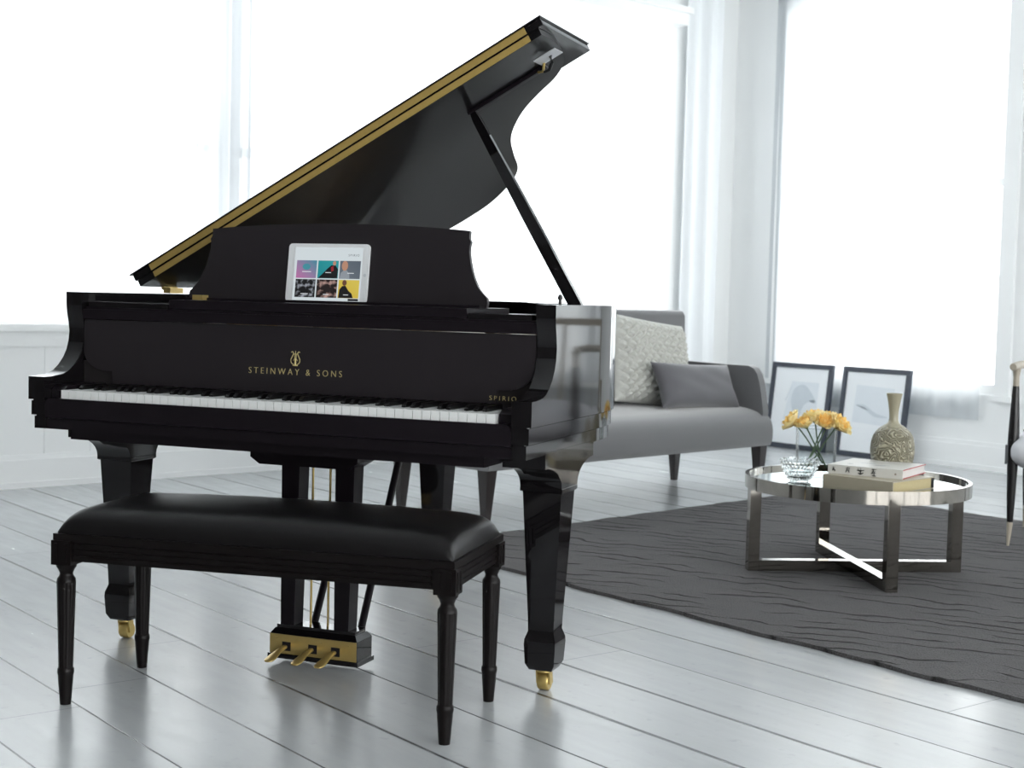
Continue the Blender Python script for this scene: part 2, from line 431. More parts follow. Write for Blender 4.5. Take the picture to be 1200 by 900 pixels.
def window(name, axis, a0, a1, z0, z1, plane, outward, n_bays, rails, left=False):
    """sash windows in an opening: frame, mullions and rails, sill; glass is a child"""
    bm = B(); g = B()
    def bx(b, p0, p1, q0, q1, zz0, zz1):
        lo, hi = sorted((plane+outward*q0, plane+outward*q1))
        if axis == 'y': box(b, lo, hi, p0, p1, zz0, zz1)
        else: box(b, p0, p1, lo, hi, zz0, zz1)
    t = .06
    bx(bm, a0, a0+t, .06, .14, z0, z1); bx(bm, a1-t, a1, .06, .14, z0, z1)
    bx(bm, a0, a1, .06, .14, z0, z0+t); bx(bm, a0, a1, .06, .14, z1-t, z1)
    for k in range(1, n_bays):
        p = a0+(a1-a0)*k/n_bays
        bx(bm, p-.07, p+.07, .03, .14, z0, z1)
    for k in range(n_bays):
        p0 = a0+(a1-a0)*k/n_bays; p1 = a0+(a1-a0)*(k+1)/n_bays
        for r in rails: bx(bm, p0, p1, .08, .12, z0+(z1-z0)*r-.025, z0+(z1-z0)*r+.025)
        bx(g, p0+.03, p1-.03, .098, .102, z0+.03, z1-.03)
    o = struct(name, bm, M['trim_paint'], left=left)
    gl = mk('pane', g, M['pane'], o)
    return o
window('window_1', 'y', LW0, LW1, LZ0, LZ1, 0, -1, 2, (.45,), True)
window('window_2', 'x', FW0, FW1, FZ0, FZ1, WF, 1, 1, (.5,))
window('window_4', 'x', GW0, GW1, FZ0, FZ1, WF, 1, 1, (.5,))
window('fill_window', 'y', RW0, RW1, RZ0, RZ1, WR, 1, 5, (.5,))  # unseen bank, put in to brighten the room side

def trim(name, *boxes, bevel=.004, left=False):
    bm = B()
    for b in boxes: box(bm, *b)
    struct(name, bm, M['trim_paint'], bevel=bevel, left=left)
# casings and sills
trim('trim_1', (0, .05, LW0-.1, LW1+.05, LZ0-.035, LZ0), (0, .022, LW0-.1, LW1+.03, LZ0-.11, LZ0-.035), left=True)     # left sill and apron
trim('trim_2', (0, .16, LW0-.1, LW1+.02, LZ1-.02, LZ1+.06), (0, .19, LW0-.1, LW1+.04, LZ1+.06, LZ1+.10), (0, .028, LW1, LW1+.10, LZ0, LZ1), left=True)
trim('trim_3', (FW0-.10, FW0, WF-.025, WF, FZ0, FZ1+.1), (FW1, FW1+.10, WF-.025, WF, FZ0, FZ1+.1), (FW0-.1, FW1+.1, WF-.025, WF, FZ1, FZ1+.1), (FW1-.02, FW1+.13, WF-.05, WF, FZ0-.035, FZ0), (FW0-.13, FW0+.02, WF-.05, WF, FZ0-.035, FZ0))
trim('trim_6', (GW0-.10, GW0, WF-.025, WF, FZ0, FZ1+.1), (GW1, GW1+.10, WF-.025, WF, FZ0, FZ1+.1), (GW0-.1, GW1+.1, WF-.025, WF, FZ1, FZ1+.1), (GW0-.13, GW1+.13, WF-.05, WF, FZ0-.035, FZ0))
trim('baseboard_left', (0, .02, -8, 5.2, 0, .14), (0, .028, -8, 5.2, 0, .03), (0, .012, -8, 5.2, .14, .165), left=True)
trim('baseboard_back', (WL, WR, WF-.02, WF, 0, .15), (WL, WR, WF-.028, WF, 0, .03), (WL, WR, WF-.012, WF, .15, .175))
# beadboard panelling below the left window
bm = B()
y = -4.0
while y < 5.0:
    box(bm, 0, .005, y, y+.242, .165, LZ0-.11); y += .245
struct('trim_4', bm, M['trim_paint'], bevel=.002, left=True)

# curtains (each hanging panel is a thing)
def curtain(name, label, axis, a0, a1, z0, z1, plane, mat, amp, per, seed, group=None, left=False, nz=14):
    rnd = random.Random(seed); bm = B()
    n = max(24, int((a1-a0)/per*10)); cols = []
    ph = [rnd.uniform(0, 6.28) for _ in range(4)]
    for j in range(nz+1):
        fz = j/nz; z = z0+(z1-z0)*fz; row = []
        for i in range(n+1):
            s = i/n; a = a0+(a1-a0)*s
            k = 2*pi*(a-a0)/per
            off = amp*(.55*sin(k+.7*sin(k*.23+ph[0])+ph[1]) + .3*sin(k*.47+ph[2]) + .15*sin(k*2.1+ph[3]+fz*1.5))
            off *= (1.0 - .25*fz)
            if axis == 'y': row.append(bm.verts.new((plane+off, a, z)))
            else: row.append(bm.verts.new((a, plane+off, z)))
        cols.append(row)
    for a, b in zip(cols, cols[1:]):
        for i in range(n): bm.faces.new((a[i], a[i+1], b[i+1], b[i]))
    o = mk(name, bm, mat, None, smooth=80); o.rotation_euler.z = RL if left else RA
    if left: o.location = LQ
    tag(o, label, 'curtain', group)
    return o
curtain('sheer_curtain', 'sheer white curtain at the left end of the long window behind the piano', 'y', -2.58, .69, LZ0+.004, LZ1-.022, .065, M['sheer'], .022, .21, 3, 'sheer curtains on the tall windows', True)
curtain('sheer_curtain', 'sheer white curtain with dense pleats rising behind the low end of the piano lid', 'y', .70, 1.03, LZ0+.004, LZ1-.022, .075, M['gathered'], .045, .085, 4, 'sheer curtains on the tall windows', True)
curtain('sheer_curtain', 'sheer white curtain on the long window behind the propped piano lid and prop', 'y', 1.04, 4.44, LZ0+.004, LZ1-.022, .065, M['sheer'], .022, .23, 5, 'sheer curtains on the tall windows', True)
curtain('drape', 'opaque white drape gathered beside the room corner above the sofa back', 'y', 4.56, 4.90, .06, CEIL-.01, .10, M['drape'], .05, .15, 6, left=True)
curtain('sheer_curtain', 'sheer white curtain on the tall window above the two leaning frames', 'x', -3.89, -2.12, .31, 3.3, WF-.036, M['sheer'], .014, .19, 8, 'sheer curtains on the tall windows')
curtain('sheer_curtain', 'sheer white curtain on the window beyond the armchair, mirrored in the piano side', 'x', -1.02, .84, .31, 3.3, WF-.036, M['sheer'], .014, .19, 9, 'sheer curtains on the tall windows')
bm = B(); tube(bm, [(-3.95, WF-.036, 3.315), (-1.95, WF-.036, 3.315)], .012)
for x in (-3.92, -1.98): box(bm, x-.008, x+.008, WF-.036, WF, 3.307, 3.323)
struct('trim_7', bm, M['trim_paint'], smooth=40)

# ------------------------------------------------------------------ rug
c1, c2 = Vector((-.527, 2.109, 0)), Vector((.652, 4.71, 0)); ed = Vector((.863, -.506, 0))
c4, c3 = c1+ed*4.1, c2+ed*3.75
bm = B(); nu, nv = 120, 80
def rugpt(u, v):
    p = (c1*(1-u)+c4*u)*(1-v)+(c2*(1-u)+c3*u)*v
    w = .006*sin(u*41)+.004*sin(u*93+1)
    if v < .02 or v > .98: p = p+Vector((.4, .9, 0))*w
    if u < .02 or u > .98: p = p+Vector((.9, -.4, 0))*.005*sin(v*60)
    return p
top = [[bm.verts.new(rugpt(i/nu, j/nv)+Vector((0, 0, .0125+.0015*sin(i*.9+j*.35)*sin(j*.7)))) for i in range(nu+1)] for j in range(nv+1)]
for j in range(nv):
    for i in range(nu): bm.faces.new((top[j][i], top[j][i+1], top[j+1][i+1], top[j+1][i]))
loop = [top[0][i] for i in range(nu+1)]+[top[j][nu] for j in range(1, nv+1)]+[top[nv][i] for i in range(nu-1, -1, -1)]+[top[j][0] for j in range(nv-1, 0, -1)]
low = [bm.verts.new((v.co.x, v.co.y, 0.0005)) for v in loop]
for i in range(len(loop)): bm.faces.new((loop[i], low[i], low[(i+1) % len(low)], loop[(i+1) % len(loop)]))
bm.faces.new(low)
tag(mk('rug', bm, M['rug'], None, 50), 'large charcoal rug with wavy creased pile under the round chrome table', 'rug')

# ------------------------------------------------------------------ grand piano
piano = thing('grand_piano', 'polished black grand piano with its lid propped open beside the windows', 'piano')
HW = .705
Z1, Z2, Z3, ZR = .702, .661, .6255, .986
rim_pts = [(.705,.2),(.705,.32),(.705,.46),(.704,.58),(.692,.70),(.660,.80),(.607,.882),(.535,.945),(.452,1.015),(.372,1.112),(.308,1.228),(.25,1.39),(.20,1.54),(.125,1.66),(.015,1.745),(-.11,1.785),(-.25,1.785),(-.42,1.735),(-.555,1.635),(-.655,1.485),(-.703,1.31),(-.705,1.1),(-.705,.8),(-.705,.5),(-.705,.2)]
path = [Vector((p.x, p.y)) for p in crom([(x, y, 0) for x, y in rim_pts], 5)]
def normals(path):
    ns = []
    for i in range(len(path)):
        t = (path[min(i+1, len(path)-1)]-path[max(i-1, 0)]).normalized()
        ns.append(Vector((t.y, -t.x)))
    return ns
nrm = normals(path)
prof = [(0,ZR),(0,Z1),(-.012,Z1),(-.012,Z1-.003),(-.007,Z1-.003),(-.007,Z2),(-.019,Z2),(-.019,Z2-.003),(-.014,Z2-.003),(-.014,Z3),(-.06,Z3),(-.06,ZR)]
bm = B()
loft(bm, [[(p.x+n.x*o, p.y+n.y*o, z) for o, z in prof] for p, n in zip(path, nrm)])
mk('rim', bm, M['ebony'], piano, bevel=.0015, smooth=25)
# arms with the S-curved cheek
S = [(0,.762),(.03,.7625),(.05,.764),(.075,.7665),(.099,.774),(.121,.788),(.142,.808),(.156,.829),(.165,.855),(.168,.88),(.164,.905),(.157,.93),(.154,.955),(.154,ZR),(.2,ZR)]
S = [(y, z) for y, z in S]
for sgn in (-1, 1):
    bm = B()
    xo, xi = sgn*HW, sgn*(HW-.05)
    prism(bm, [(xo, y, z) for y, z in S]+[(xo, .2, Z1), (xo, 0, Z1)], (xi-xo, 0, 0))
    box(bm, *sorted((sgn*(HW-.012), xi)), .005, .2, Z1-.003, Z1)
    box(bm, *sorted((sgn*(HW-.007), xi)), .004, .2, Z2, Z1-.003)
    box(bm, *sorted((sgn*(HW-.019), xi)), .009, .2, Z2-.003, Z2)
    box(bm, *sorted((sgn*(HW-.014), xi)), .008, .2, Z3, Z2-.003)
    mk('arm', bm, M['ebony'], piano, bevel=.002, smooth=30)
# keybed, key slip, key blocks
bm = B(); box(bm, -.655, .655, .010, .62, Z3, .653); box(bm, -.60, .575, .04, .62, .598, Z3)
mk('keybed', bm, M['ebony_satin'], piano, bevel=.003)
bm = B()
def rr(x0, x1, z0, z1, r, y0, y1):
    pts = []
    for cxx, czz, a0 in ((x1-r, z1-r, 0), (x0+r, z1-r, 90)):
        for k in range(7): a = R(a0+15*k); pts.append((cxx+r*cos(a), y0, czz+r*sin(a)))
    pts += [(x0, y0, z0), (x1, y0, z0)]
    prism(bm, pts, (0, y1-y0, 0))
rr(-.654, .654, .655, .7065, .018, .001, .028)
mk('key_slip', bm, M['ebony_satin'], piano, bevel=.002)
for sgn in (-1, 1):
    bm = B(); x0, x1 = sorted((sgn*.614, sgn*.654))
    prism(bm, [(x0, .03, .69), (x0, .03, .728), (x0, .045, .738), (x0, .16, .742), (x0, .16, .69)], (x1-x0, 0, 0))
    mk('key_block', bm, M['ebony_satin'], piano, bevel=.003)
# 52 white keys and 36 black keys
KW = 1.222/52; KF = .0126; KT = .7287
def white_bm():
    b = B(); box(b, -KW/2+.0009, KW/2-.0009, KF, .165, .705, KT); return b
w0 = mk('white_key', white_bm(), M['white_key'], piano, bevel=.0012)
w0.location.x = -.611+KW/2
for i in range(1, 52):
    o = w0.copy(); C.objects.link(o); o.location.x = -.611+KW*(i+.5)
b = B()
prism(b, [(-.0055,.062,KT-.004),(-.0055,.0625,KT+.004),(-.0055,.074,KT+.0125),(-.0055,.165,KT+.0125),(-.0055,.165,KT-.004)], (.011,0,0))
k0 = mk('black_key', b, M['black_key'], piano, bevel=.0015); first = True
for i in range(51):
    if 'ABCDEFG'[i % 7] in 'ACDFG':           # the lowest key is an A
        o = k0 if first else k0.copy()
        if not first: C.objects.link(o)
        first = False; o.location.x = -.611+KW*(i+1)
# felt-dark back rail behind the keys
bm = B(); box(bm, -.654, .654, .166, .19, .66, .80); mk('back_rail', bm, M['felt'], piano)
# fallboard, leaning back a little, with rounded lower corners
def fall_pts(y):
    pts = [(-.652, .912), (-.652, .83)]
    for k in range(1, 9): a = R(180+90*k/8); pts.append((-.652+.075+.075*cos(a), .83+.055*sin(a)))
    pts += [(-.558, .775), (-.555, .742), (.555, .742), (.558, .775)]
    for k in range(0, 8): a = R(270+90*k/8); pts.append((.652-.075+.075*cos(a), .83+.055*sin(a)))
    pts += [(.652, .83), (.652, .912)]
    return [(x, y+(z-.742)*.04, z) for x, z in pts]
bm = B(); prism(bm, fall_pts(.158), (0, .018, 0))
fall = mk('fallboard', bm, M['ebony_lit'], piano, bevel=.003)

def text_mesh(name, txt, size, loc, rot, mat, parent, spacing=1.0, depth=.0006, sx=1.0, thin=0.0):
    cu = bpy.data.curves.new(name, 'FONT'); cu.body = txt; cu.size = size; cu.align_x = 'CENTER'; cu.align_y = 'CENTER'
    cu.extrude = depth; cu.offset = thin; cu.space_character = spacing; cu.resolution_u = 4
    t = bpy.data.objects.new(name, cu); C.objects.link(t)
    dg = bpy.context.evaluated_depsgraph_get(); me = bpy.data.meshes.new_from_object(t.evaluated_get(dg))
    bpy.data.objects.remove(t)
    me.materials.clear(); me.materials.append(mat); me.name = name
    o = bpy.data.objects.new(name, me); C.objects.link(o)
    o.location = loc; o.rotation_euler = rot; o.scale.x = sx
    if parent: o.parent = parent
    return o
fy = lambda z: .1572+(z-.742)*.04
text_mesh('lettering', 'STEINWAY & SONS', .0235, (-.0005, fy(.795), .795), (R(90-2.3), 0, 0), M['gold'], fall, 1.55, sx=.93, thin=-.00035)
text_mesh('lettering', 'SPIRIO', .0165, (.573, fy(.755), .755), (R(90-2.3), 0, 0), M['gold'], fall, 1.5, sx=1.05, thin=-.00025)
# lyre emblem above the name
bm = B()
def em(x, z): return (x, fy(.83+z), .83+z)
for s in (-1, 1):
    arm = [(s*.004, -.016), (s*.011, -.011), (s*.013, -.003), (s*.009, .006), (s*.006, .013), (s*.009, .018), (s*.0125, .016)]
    tube(bm, [em(*p.to_2d()) for p in crom([(a, b, 0) for a, b in arm], 4)], .0011, 6)
    tube(bm, [em(s*.003, .012), em(s*.0015, -.012)], .0006, 5)
    tube(bm, [em(s*.006, -.005), em(s*.001, .001)], .0009, 5)
tube(bm, [em(0, .020), em(0, -.014)], .0009, 6)
tube(bm, [em(-.007, .012), em(.007, .012)], .0009, 6)
tube(bm, [em(-.007, -.0175), em(.007, -.0175)], .0012, 6)
tube(bm, [em(0, -.017), em(0, -.006), em(.0, .002)], [.003, .0025, .0008], 6)
mk('emblem', bm, M['gold'], fall, 40)
# name rail, shelves
bm = B(); box(bm, -.654, .654, .158, .19, .914, .940); box(bm, -.648, .648, .164, .2, .940, .946)
mk('name_rail', bm, M['ebony_satin'], piano, bevel=.003)
bm = B(); box(bm, -.385, .470, .166, .46, .948, .972)
mk('music_shelf', bm, M['ebony_satin'], piano, bevel=.003)
for x0, x1 in ((-.640, -.389), (.474, .640)):
    bm = B(); box(bm, x0, x1, .166, .40, .946, .960); mk('side_shelf', bm, M['ebony'], piano, bevel=.003)
for x in (-.575, -.50): pass
bm = B(); box(bm, -.40, -.368, .30, .33, .972, .986); mk('slide_block', bm, M['brass'], piano, bevel=.002)
bm = B(); lathe(bm, [(.004,0),(.005,.006),(.0035,.010),(.007,.016),(.0045,.024),(.001,.026)], 12, (.655, .33, ZR)); mk('lid_peg', bm, M['black_key'], piano, 60)
# music desk
half = [(.446,.972),(.448,.985),(.446,.998),(.434,1.008),(.421,1.022),(.410,1.042),(.400,1.066),(.393,1.092),(.3885,1.115),(.3885,1.132),(.391,1.142),(.386,1.150),(.386,1.170)]
arch = [(.386-.772*k/24, 1.170+.016*(1-((.386-.772*k/24)/.386)**2)) for k in range(1, 24)]
dk = half+arch+[(-x, z) for x, z in half[::-1]]
dk = [(x, z) for x, z in dk]
LEAN = R(6.5)
Md = Matrix.Translation((0, .355, .972)) @ Matrix.Rotation(-LEAN, 4, 'X')
bm = B(); prism(bm, [Md @ Vector((x, 0, (z-.972)*1.012)) for x, z in dk], Md.to_3x3() @ Vector((0, .014, 0)))
mk('music_desk', bm, M['ebony_lit'], piano, bevel=.002, smooth=35)
bm = B(); box(bm, -.44, .44, .325, .355, .972, .9745); box(bm, -.44, .44, .322, .327, .972, .979)
mk('desk_ledge', bm, M['ebony_satin'], piano, bevel=.001)
# iron plate, soundboard, strings and dampers inside the rim
inner = [(p.x+n.x*-.062, p.y+n.y*-.062) for p, n in zip(path, nrm)]
inner = [q for q in inner if q[1] > .47]
bm = B(); prism(bm, [(x, y, .885) for x, y in inner], (0, 0, .012)); plate_bm = bm
for x0, y0, x1, y1 in ((-.4,.5,-.45,1.6),(-.12,.5,-.25,1.7),(.15,.5,.05,1.55),(.4,.5,.25,1.15)):
    t = Vector((x1-x0, y1-y0, 0)).normalized(); s_ = Vector((-t.y, t.x, 0))*.012
    a, b_ = Vector((x0, y0, .897)), Vector((x1, y1, .897))
    prism(bm, [a-s_, b_-s_, b_+s_, a+s_], (0, 0, .02))
mk('iron_plate', bm, M['plate'], piano, bevel=.002)
bm = B()
for i in range(84):
    t = i/83; x0 = -.60+1.16*t
    L_ = 1.72-.95*t if t > .35 else 1.60-.15*t
    y1 = min(L_, 1.62) if t < .35 else L_*.98-.08
    box(bm, x0-.0008, x0+.0008, .47, max(.62, y1-.12), .923, .9246)
o = mk('strings', bm, M['string'], piano); o['kind'] = 'stuff'
bm = B(); box(bm, -.62, .35, .60, .625, .9255, .942); mk('damper_rail', bm, M['felt'], piano, bevel=.002)
bm = B(); prism(bm, [(x, y, .64) for x, y in inner if y > .63], (0, 0, .012)); mk('soundboard', bm, M['spruce'], piano)
# lid: main board, folded front flap on top of it, hinge strips on their front edges
LA = R(29.05)
Ml = Matrix.Translation((-HW, 0, 1.010)) @ Matrix.Rotation(-LA, 4, 'Y')       # x = up the slope, z = out of the top
lid_out = [(1.405,.508),(1.407,.58),(1.400,.66),(1.383,.745),(1.350,.83),(1.292,.900),(1.219,.945),(1.138,1.013),(1.060,1.117),(1.004,1.225),(.945,1.395),(.893,1.555),(.828,1.66),(.723,1.757),(.616,1.803),(.46,1.805),(.29,1.758),(.15,1.658),(.048,1.505),(-.006,1.32)]
lid_c = crom([(s, y, 0) for s, y in lid_out], 4)
lid_poly = [(p.x, p.y) for p in lid_c]+[(-.01, 1.1), (-.01, .508)]
bm = B(); prism(bm, [Ml @ Vector((s, y, 0)) for s, y in lid_poly], Ml.to_3x3() @ Vector((0, 0, .019)))
lid = mk('lid', bm, M['lid_under'], piano, bevel=.003, smooth=30)
bm = B()
def lbox(b, s0, s1, y0, y1, z0, z1): box(b, s0, s1, y0, y1, z0, z1, Ml)
lbox(bm, -.016, 1.422, .504, .918, .0205, .041); lbox(bm, -.022, 1.427, .497, .924, .041, .0455)
mk('folded_flap', bm, M['ebony'], lid, bevel=.002)
bm = B(); lbox(bm, .05, 1.372, .5055, .508, .0005, .0175)
for k in range(38):
    p = Ml @ Vector((.06+.035*k, .5055, .009)); 
    box(bm, -.0018, .0018, -.0008, 0, -.0018, .0018, Matrix.Translation(p))
mk('hinge_strip', bm, M['hinge_brass'], lid, bevel=.0008)
bm = B(); lbox(bm, .05, 1.372, .5015, .504, .0222, .0405)
for k in range(38):
    p = Ml @ Vector((.075+.035*k, .5015, .031))
    box(bm, -.0018, .0018, -.0008, 0, -.0018, .0018, Matrix.Translation(p))
mk('hinge_strip', bm, M['hinge_brass'], lid, bevel=.0008)
bm = B(); lbox(bm, 1.06, 1.325, .733, .758, -.010, 0); mk('prop_batten', bm, M['ebony_satin'], lid, bevel=.002)
bm = B(); lbox(bm, 1.318, 1.388, .655, .725, -.003, 0); mk('lock_plate', bm, pm('pale_metal_plate', (212, 214, 218), .35, metal=.35), lid, bevel=.001)
bm = B()
tube(bm, [Ml @ Vector(p) for p in ((1.36,.69,-.002),(1.355,.69,-.022),(1.34,.692,-.034),(1.322,.70,-.03))], [.006,.006,.005,.004], 8)
mk('lock_hook', bm, M['black_key'], lid, 60)
bm = B(); tube(bm, [Ml @ Vector(p) for p in ((1.33,.715,-.002),(1.315,.722,-.02),(1.30,.73,-.012))], .004, 8); mk('prop_catch', bm, M['brass'], lid, 60)
for y in (.62, 1.0):
    bm = B(); box(bm, -HW-.004, -HW+.02, y, y+.07, .987, 1.004); tube(bm, [(-HW-.006, y, 1.003), (-HW-.006, y+.07, 1.003)], .006, 8)
    mk('side_hinge', bm, M['brass'], lid, bevel=.001)
# prop stick
a, b_ = Vector((.640, .605, .93)), Ml @ Vector((1.075, .742, -.008))
d = (b_-a).normalized(); s1 = d.cross(Vector((0, 1, 0))).normalized(); s2 = d.cross(s1).normalized()
bm = B(); ring = lambda c, w, t: [c+s1*w+s2*t, c-s1*w+s2*t, c-s1*w-s2*t, c+s1*w-s2*t]
loft(bm, [ring(a, .017, .010), ring(a.lerp(b_, .5), .0165, .010), ring(a.lerp(b_, .96), .012, .009), ring(b_, .008, .008)])
mk('prop_stick', bm, M['ebony'], piano, bevel=.002)
# legs
def sq(cx_, cy_, w, z, d_=None):
    d_ = w if d_ is None else d_
    return [(cx_-w/2, cy_-d_/2, z), (cx_+w/2, cy_-d_/2, z), (cx_+w/2, cy_+d_/2, z), (cx_-w/2, cy_+d_/2, z)]
def leg(cx_, cy_, top=Z3):
    bm = B()
    secs = [sq(cx_, cy_, .060, .058), sq(cx_, cy_, .078, .075), sq(cx_, cy_, .084, .125), sq(cx_, cy_, .082, .138), sq(cx_, cy_, .068, .158), sq(cx_, cy_, .070, .19), sq(cx_, cy_, .102, .515, .106)]
    loft(bm, secs)
    # capital: a cove that spreads out under the case
    secs = [sq(cx_, cy_, .108, .515), sq(cx_, cy_, .112, .518, .122), sq(cx_, cy_, .112, .527, .122)]
    for k in range(9):
        a = R(90*k/8); w = .110; z = .528+.062*sin(a); secs.append(sq(cx_, cy_, w, z, .124+.26*(1-cos(a))))
    secs.append(sq(cx_, cy_, .110, .603, .384)); secs.append(sq(cx_, cy_, .110, top+.004, .384))
    loft(bm, secs)
    o = mk('leg', bm, M['ebony'], piano, bevel=.002, smooth=28)
    cb = B(); lathe(cb, [(.020,.050),(.020,.060)], 20, (cx_, cy_, 0))
    for s in (-1, 1): prism(cb, [(cx_+s*.015, cy_-.011, .052), (cx_+s*.015, cy_+.011, .052), (cx_+s*.015, cy_+.018, .018), (cx_+s*.015, cy_-.004, .018)], (s*.004, 0, 0))
    mk('caster_fork', cb, M['brass'], o, bevel=.001)
    wb = B(); vs = lathe(wb, [(.006,-.0145),(.020,-.0145),(.0225,-.011),(.0225,.011),(.020,.0145),(.006,.0145)], 28)
    bmesh.ops.transform(wb, matrix=Matrix.Translation((cx_, cy_+.007, .0227)) @ Matrix.Rotation(R(90), 4, 'Y'), verts=vs)
    mk('caster_wheel', wb, M['brass'], o, 40)
for x, y in ((-.632, .335), (.637, .335), (-.140, 1.42)): leg(x, y)
# pedal lyre
ly = B(); YL = .29
prism(ly, [(-.193, YL-.02, .600), (-.193, YL-.02, .556), (-.165, YL-.02, .538), (.100, YL-.02, .538), (.128, YL-.02, .556), (.128, YL-.02, .600)], (0, .10, 0))
lyre = mk('pedal_lyre', ly, M['ebony_satin'], piano, bevel=.003)
for x0, x1, tx in ((-.107, -.053, .010), (.054, .110, -.004)):
    bm = B(); loft(bm, [[(x0+.004, YL, .09), (x1-.010, YL, .09), (x1-.010, YL+.05, .09), (x0+.004, YL+.05, .09)], [(x0, YL, .545), (x1, YL, .545), (x1, YL+.055, .545), (x0, YL+.055, .545)]])
    mk('lyre_post', bm, M['ebony_satin'], lyre, bevel=.002)
bm = B(); box(bm, -.126, .134, YL-.014, YL+.075, .028, .082); box(bm, -.131, .139, YL-.019, YL+.08, .016, .028)
loft(bm, [[(-.126,YL-.014,.082),(.134,YL-.014,.082),(.134,YL+.075,.082),(-.126,YL+.075,.082)], [(-.116,YL-.004,.096),(.124,YL-.004,.096),(.124,YL+.065,.096),(-.116,YL+.065,.096)]])
box(bm, -.113, .121, YL-.002, YL+.062, .096, .105)
mk('pedal_box', bm, M['ebony'], lyre, bevel=.002)
bm = B(); box(bm, -.126, .133, YL-.0165, YL-.014, .029, .081)
for x in (-.105, -.035, .03, .11): lathe(bm, [(.004,0),(.003,.0015)], 10, (x, YL-.0165, .069)); 
pb = mk('pedal_plate', bm, M['brass'], lyre)
for x in (-.075, .004, .072):
    bm = B(); box(bm, x-.013, x+.013, YL-.0172, YL-.0166, .038, .062); mk('pedal_slot', bm, M['felt'], lyre)
    bm = B()
    secs = []
    for t, w, z, h in ((0, .007, .050, .006), (.2, .0075, .050, .006), (.45, .010, .046, .005), (.7, .0145, .038, .0045), (.9, .0150, .033, .004), (1.0, .008, .032, .003)):
        y_ = YL-.016-.105*t
        secs.append([(x-w, y_, z-h*.6), (x-w*.5, y_, z-h), (x+w*.5, y_, z-h), (x+w, y_, z-h*.6), (x+w, y_, z+h*.4), (x+w*.5, y_, z+h), (x-w*.5, y_, z+h), (x-w, y_, z+h*.4)])
    loft(bm, secs); mk('pedal', bm, M['brass'], lyre, 50, sub=1)
for x in (-.028, .024):
    bm = B(); tube(bm, [(x, YL+.03, .10), (x, YL+.03, .545)], .0032, 8); mk('pedal_rod', bm, M['brass'], lyre, 60)
for x, x2 in ((-.050, -.095), (.092, .045)):
    bm = B(); tube(bm, [(x+.01, YL+.075, .10), (x2, YL+.46, .61)], .011, 8); mk('lyre_brace', bm, M['ebony_satin'], lyre, 60)

# ------------------------------------------------------------------ tablet on the music desk
tab = thing('tablet', 'white tablet showing a grid of six picture tiles, leaning on the music desk', 'tablet', (-.0165, .3555, .9748))
tab.rotation_euler = (-LEAN-R(1), 0, 0)
TWd, THt, TD = .243, .158, .0075
def rrect(x0, x1, z0, z1, r, y, n=5):
    p = []
    for cx_, cz_, a0 in ((x1-r, z1-r, 0), (x0+r, z1-r, 90), (x0+r, z0+r, 180), (x1-r, z0+r, 270)):
        for k in range(n+1): a = R(a0+90*k/n); p.append((cx_+r*cos(a), y, cz_+r*sin(a)))
    return p
bm = B(); prism(bm, rrect(-TWd/2, TWd/2, 0, THt, .010, -TD-.0012), (0, TD, 0)); mk('shell', bm, M['white_plastic'], tab, bevel=.0012)
YF = -TD-.0012
U = lambda u: -TWd/2+TWd*u
V = lambda v: THt*(1-v)
def em_mat(name, a, b=None, s=.30, noise=None):
    m, nt, out = new_mat(name)
    bs = nt.nodes.new('ShaderNodeBsdfPrincipled'); bs.inputs['Base Color'].default_value = (.02, .02, .02, 1); bs.inputs['Roughness'].default_value = .2
    bs.inputs['Emission Color'].default_value = lin(a); bs.inputs['Emission Strength'].default_value = s
    if b:
        tc = nt.nodes.new('ShaderNodeTexCoord'); gr = nt.nodes.new('ShaderNodeSeparateXYZ'); nt.links.new(tc.outputs['Generated'], gr.inputs[0])
        ad = nt.nodes.new('ShaderNodeMath'); ad.operation = 'MULTIPLY_ADD'; ad.inputs[1].default_value = .5; nt.links.new(gr.outputs[0], ad.inputs[0])
        hf = nt.nodes.new('ShaderNodeMath'); hf.operation = 'MULTIPLY'; hf.inputs[1].default_value = .5; nt.links.new(gr.outputs[2], hf.inputs[0]); nt.links.new(hf.outputs[0], ad.inputs[2])
        rp = nt.nodes.new('ShaderNodeValToRGB'); rp.color_ramp.elements[0].color = lin(a); rp.color_ramp.elements[1].color = lin(b)
        src = ad.outputs[0]
        if noise:
            n = nt.nodes.new('ShaderNodeTexNoise'); n.inputs['Scale'].default_value = noise; nt.links.new(tc.outputs['Generated'], n.inputs['Vector']); src = n.outputs['Fac']
            rp.color_ramp.elements[0].position = .5; rp.color_ramp.elements[1].position = .68
        nt.links.new(src, rp.inputs[0]); nt.links.new(rp.outputs[0], bs.inputs['Emission Color'])
    nt.links.new(bs.outputs[0], out.inputs[0])
    return m
ES = .80
bm = B(); prism(bm, rrect(U(.085), U(.92), V(.975), V(.065), .001, YF-.0004), (0, .0004, 0))
screen = mk('screen', bm, em_mat('screen_white', (222, 232, 236), s=ES), tab)
cols = ((.115, .365), (.382, .635), (.652, .905)); rows = ((.29, .595), (.615, .925))
tiles = [((205, 120, 180), (60, 150, 170), None), ((20, 150, 160), (40, 165, 170), None), ((112, 122, 134), (96, 106, 118), None),
         ((8, 8, 12), (170, 175, 185), 4.0), ((30, 18, 18), (196, 160, 150), 3.2), ((226, 196, 60), (238, 214, 96), None)]
tilem = []
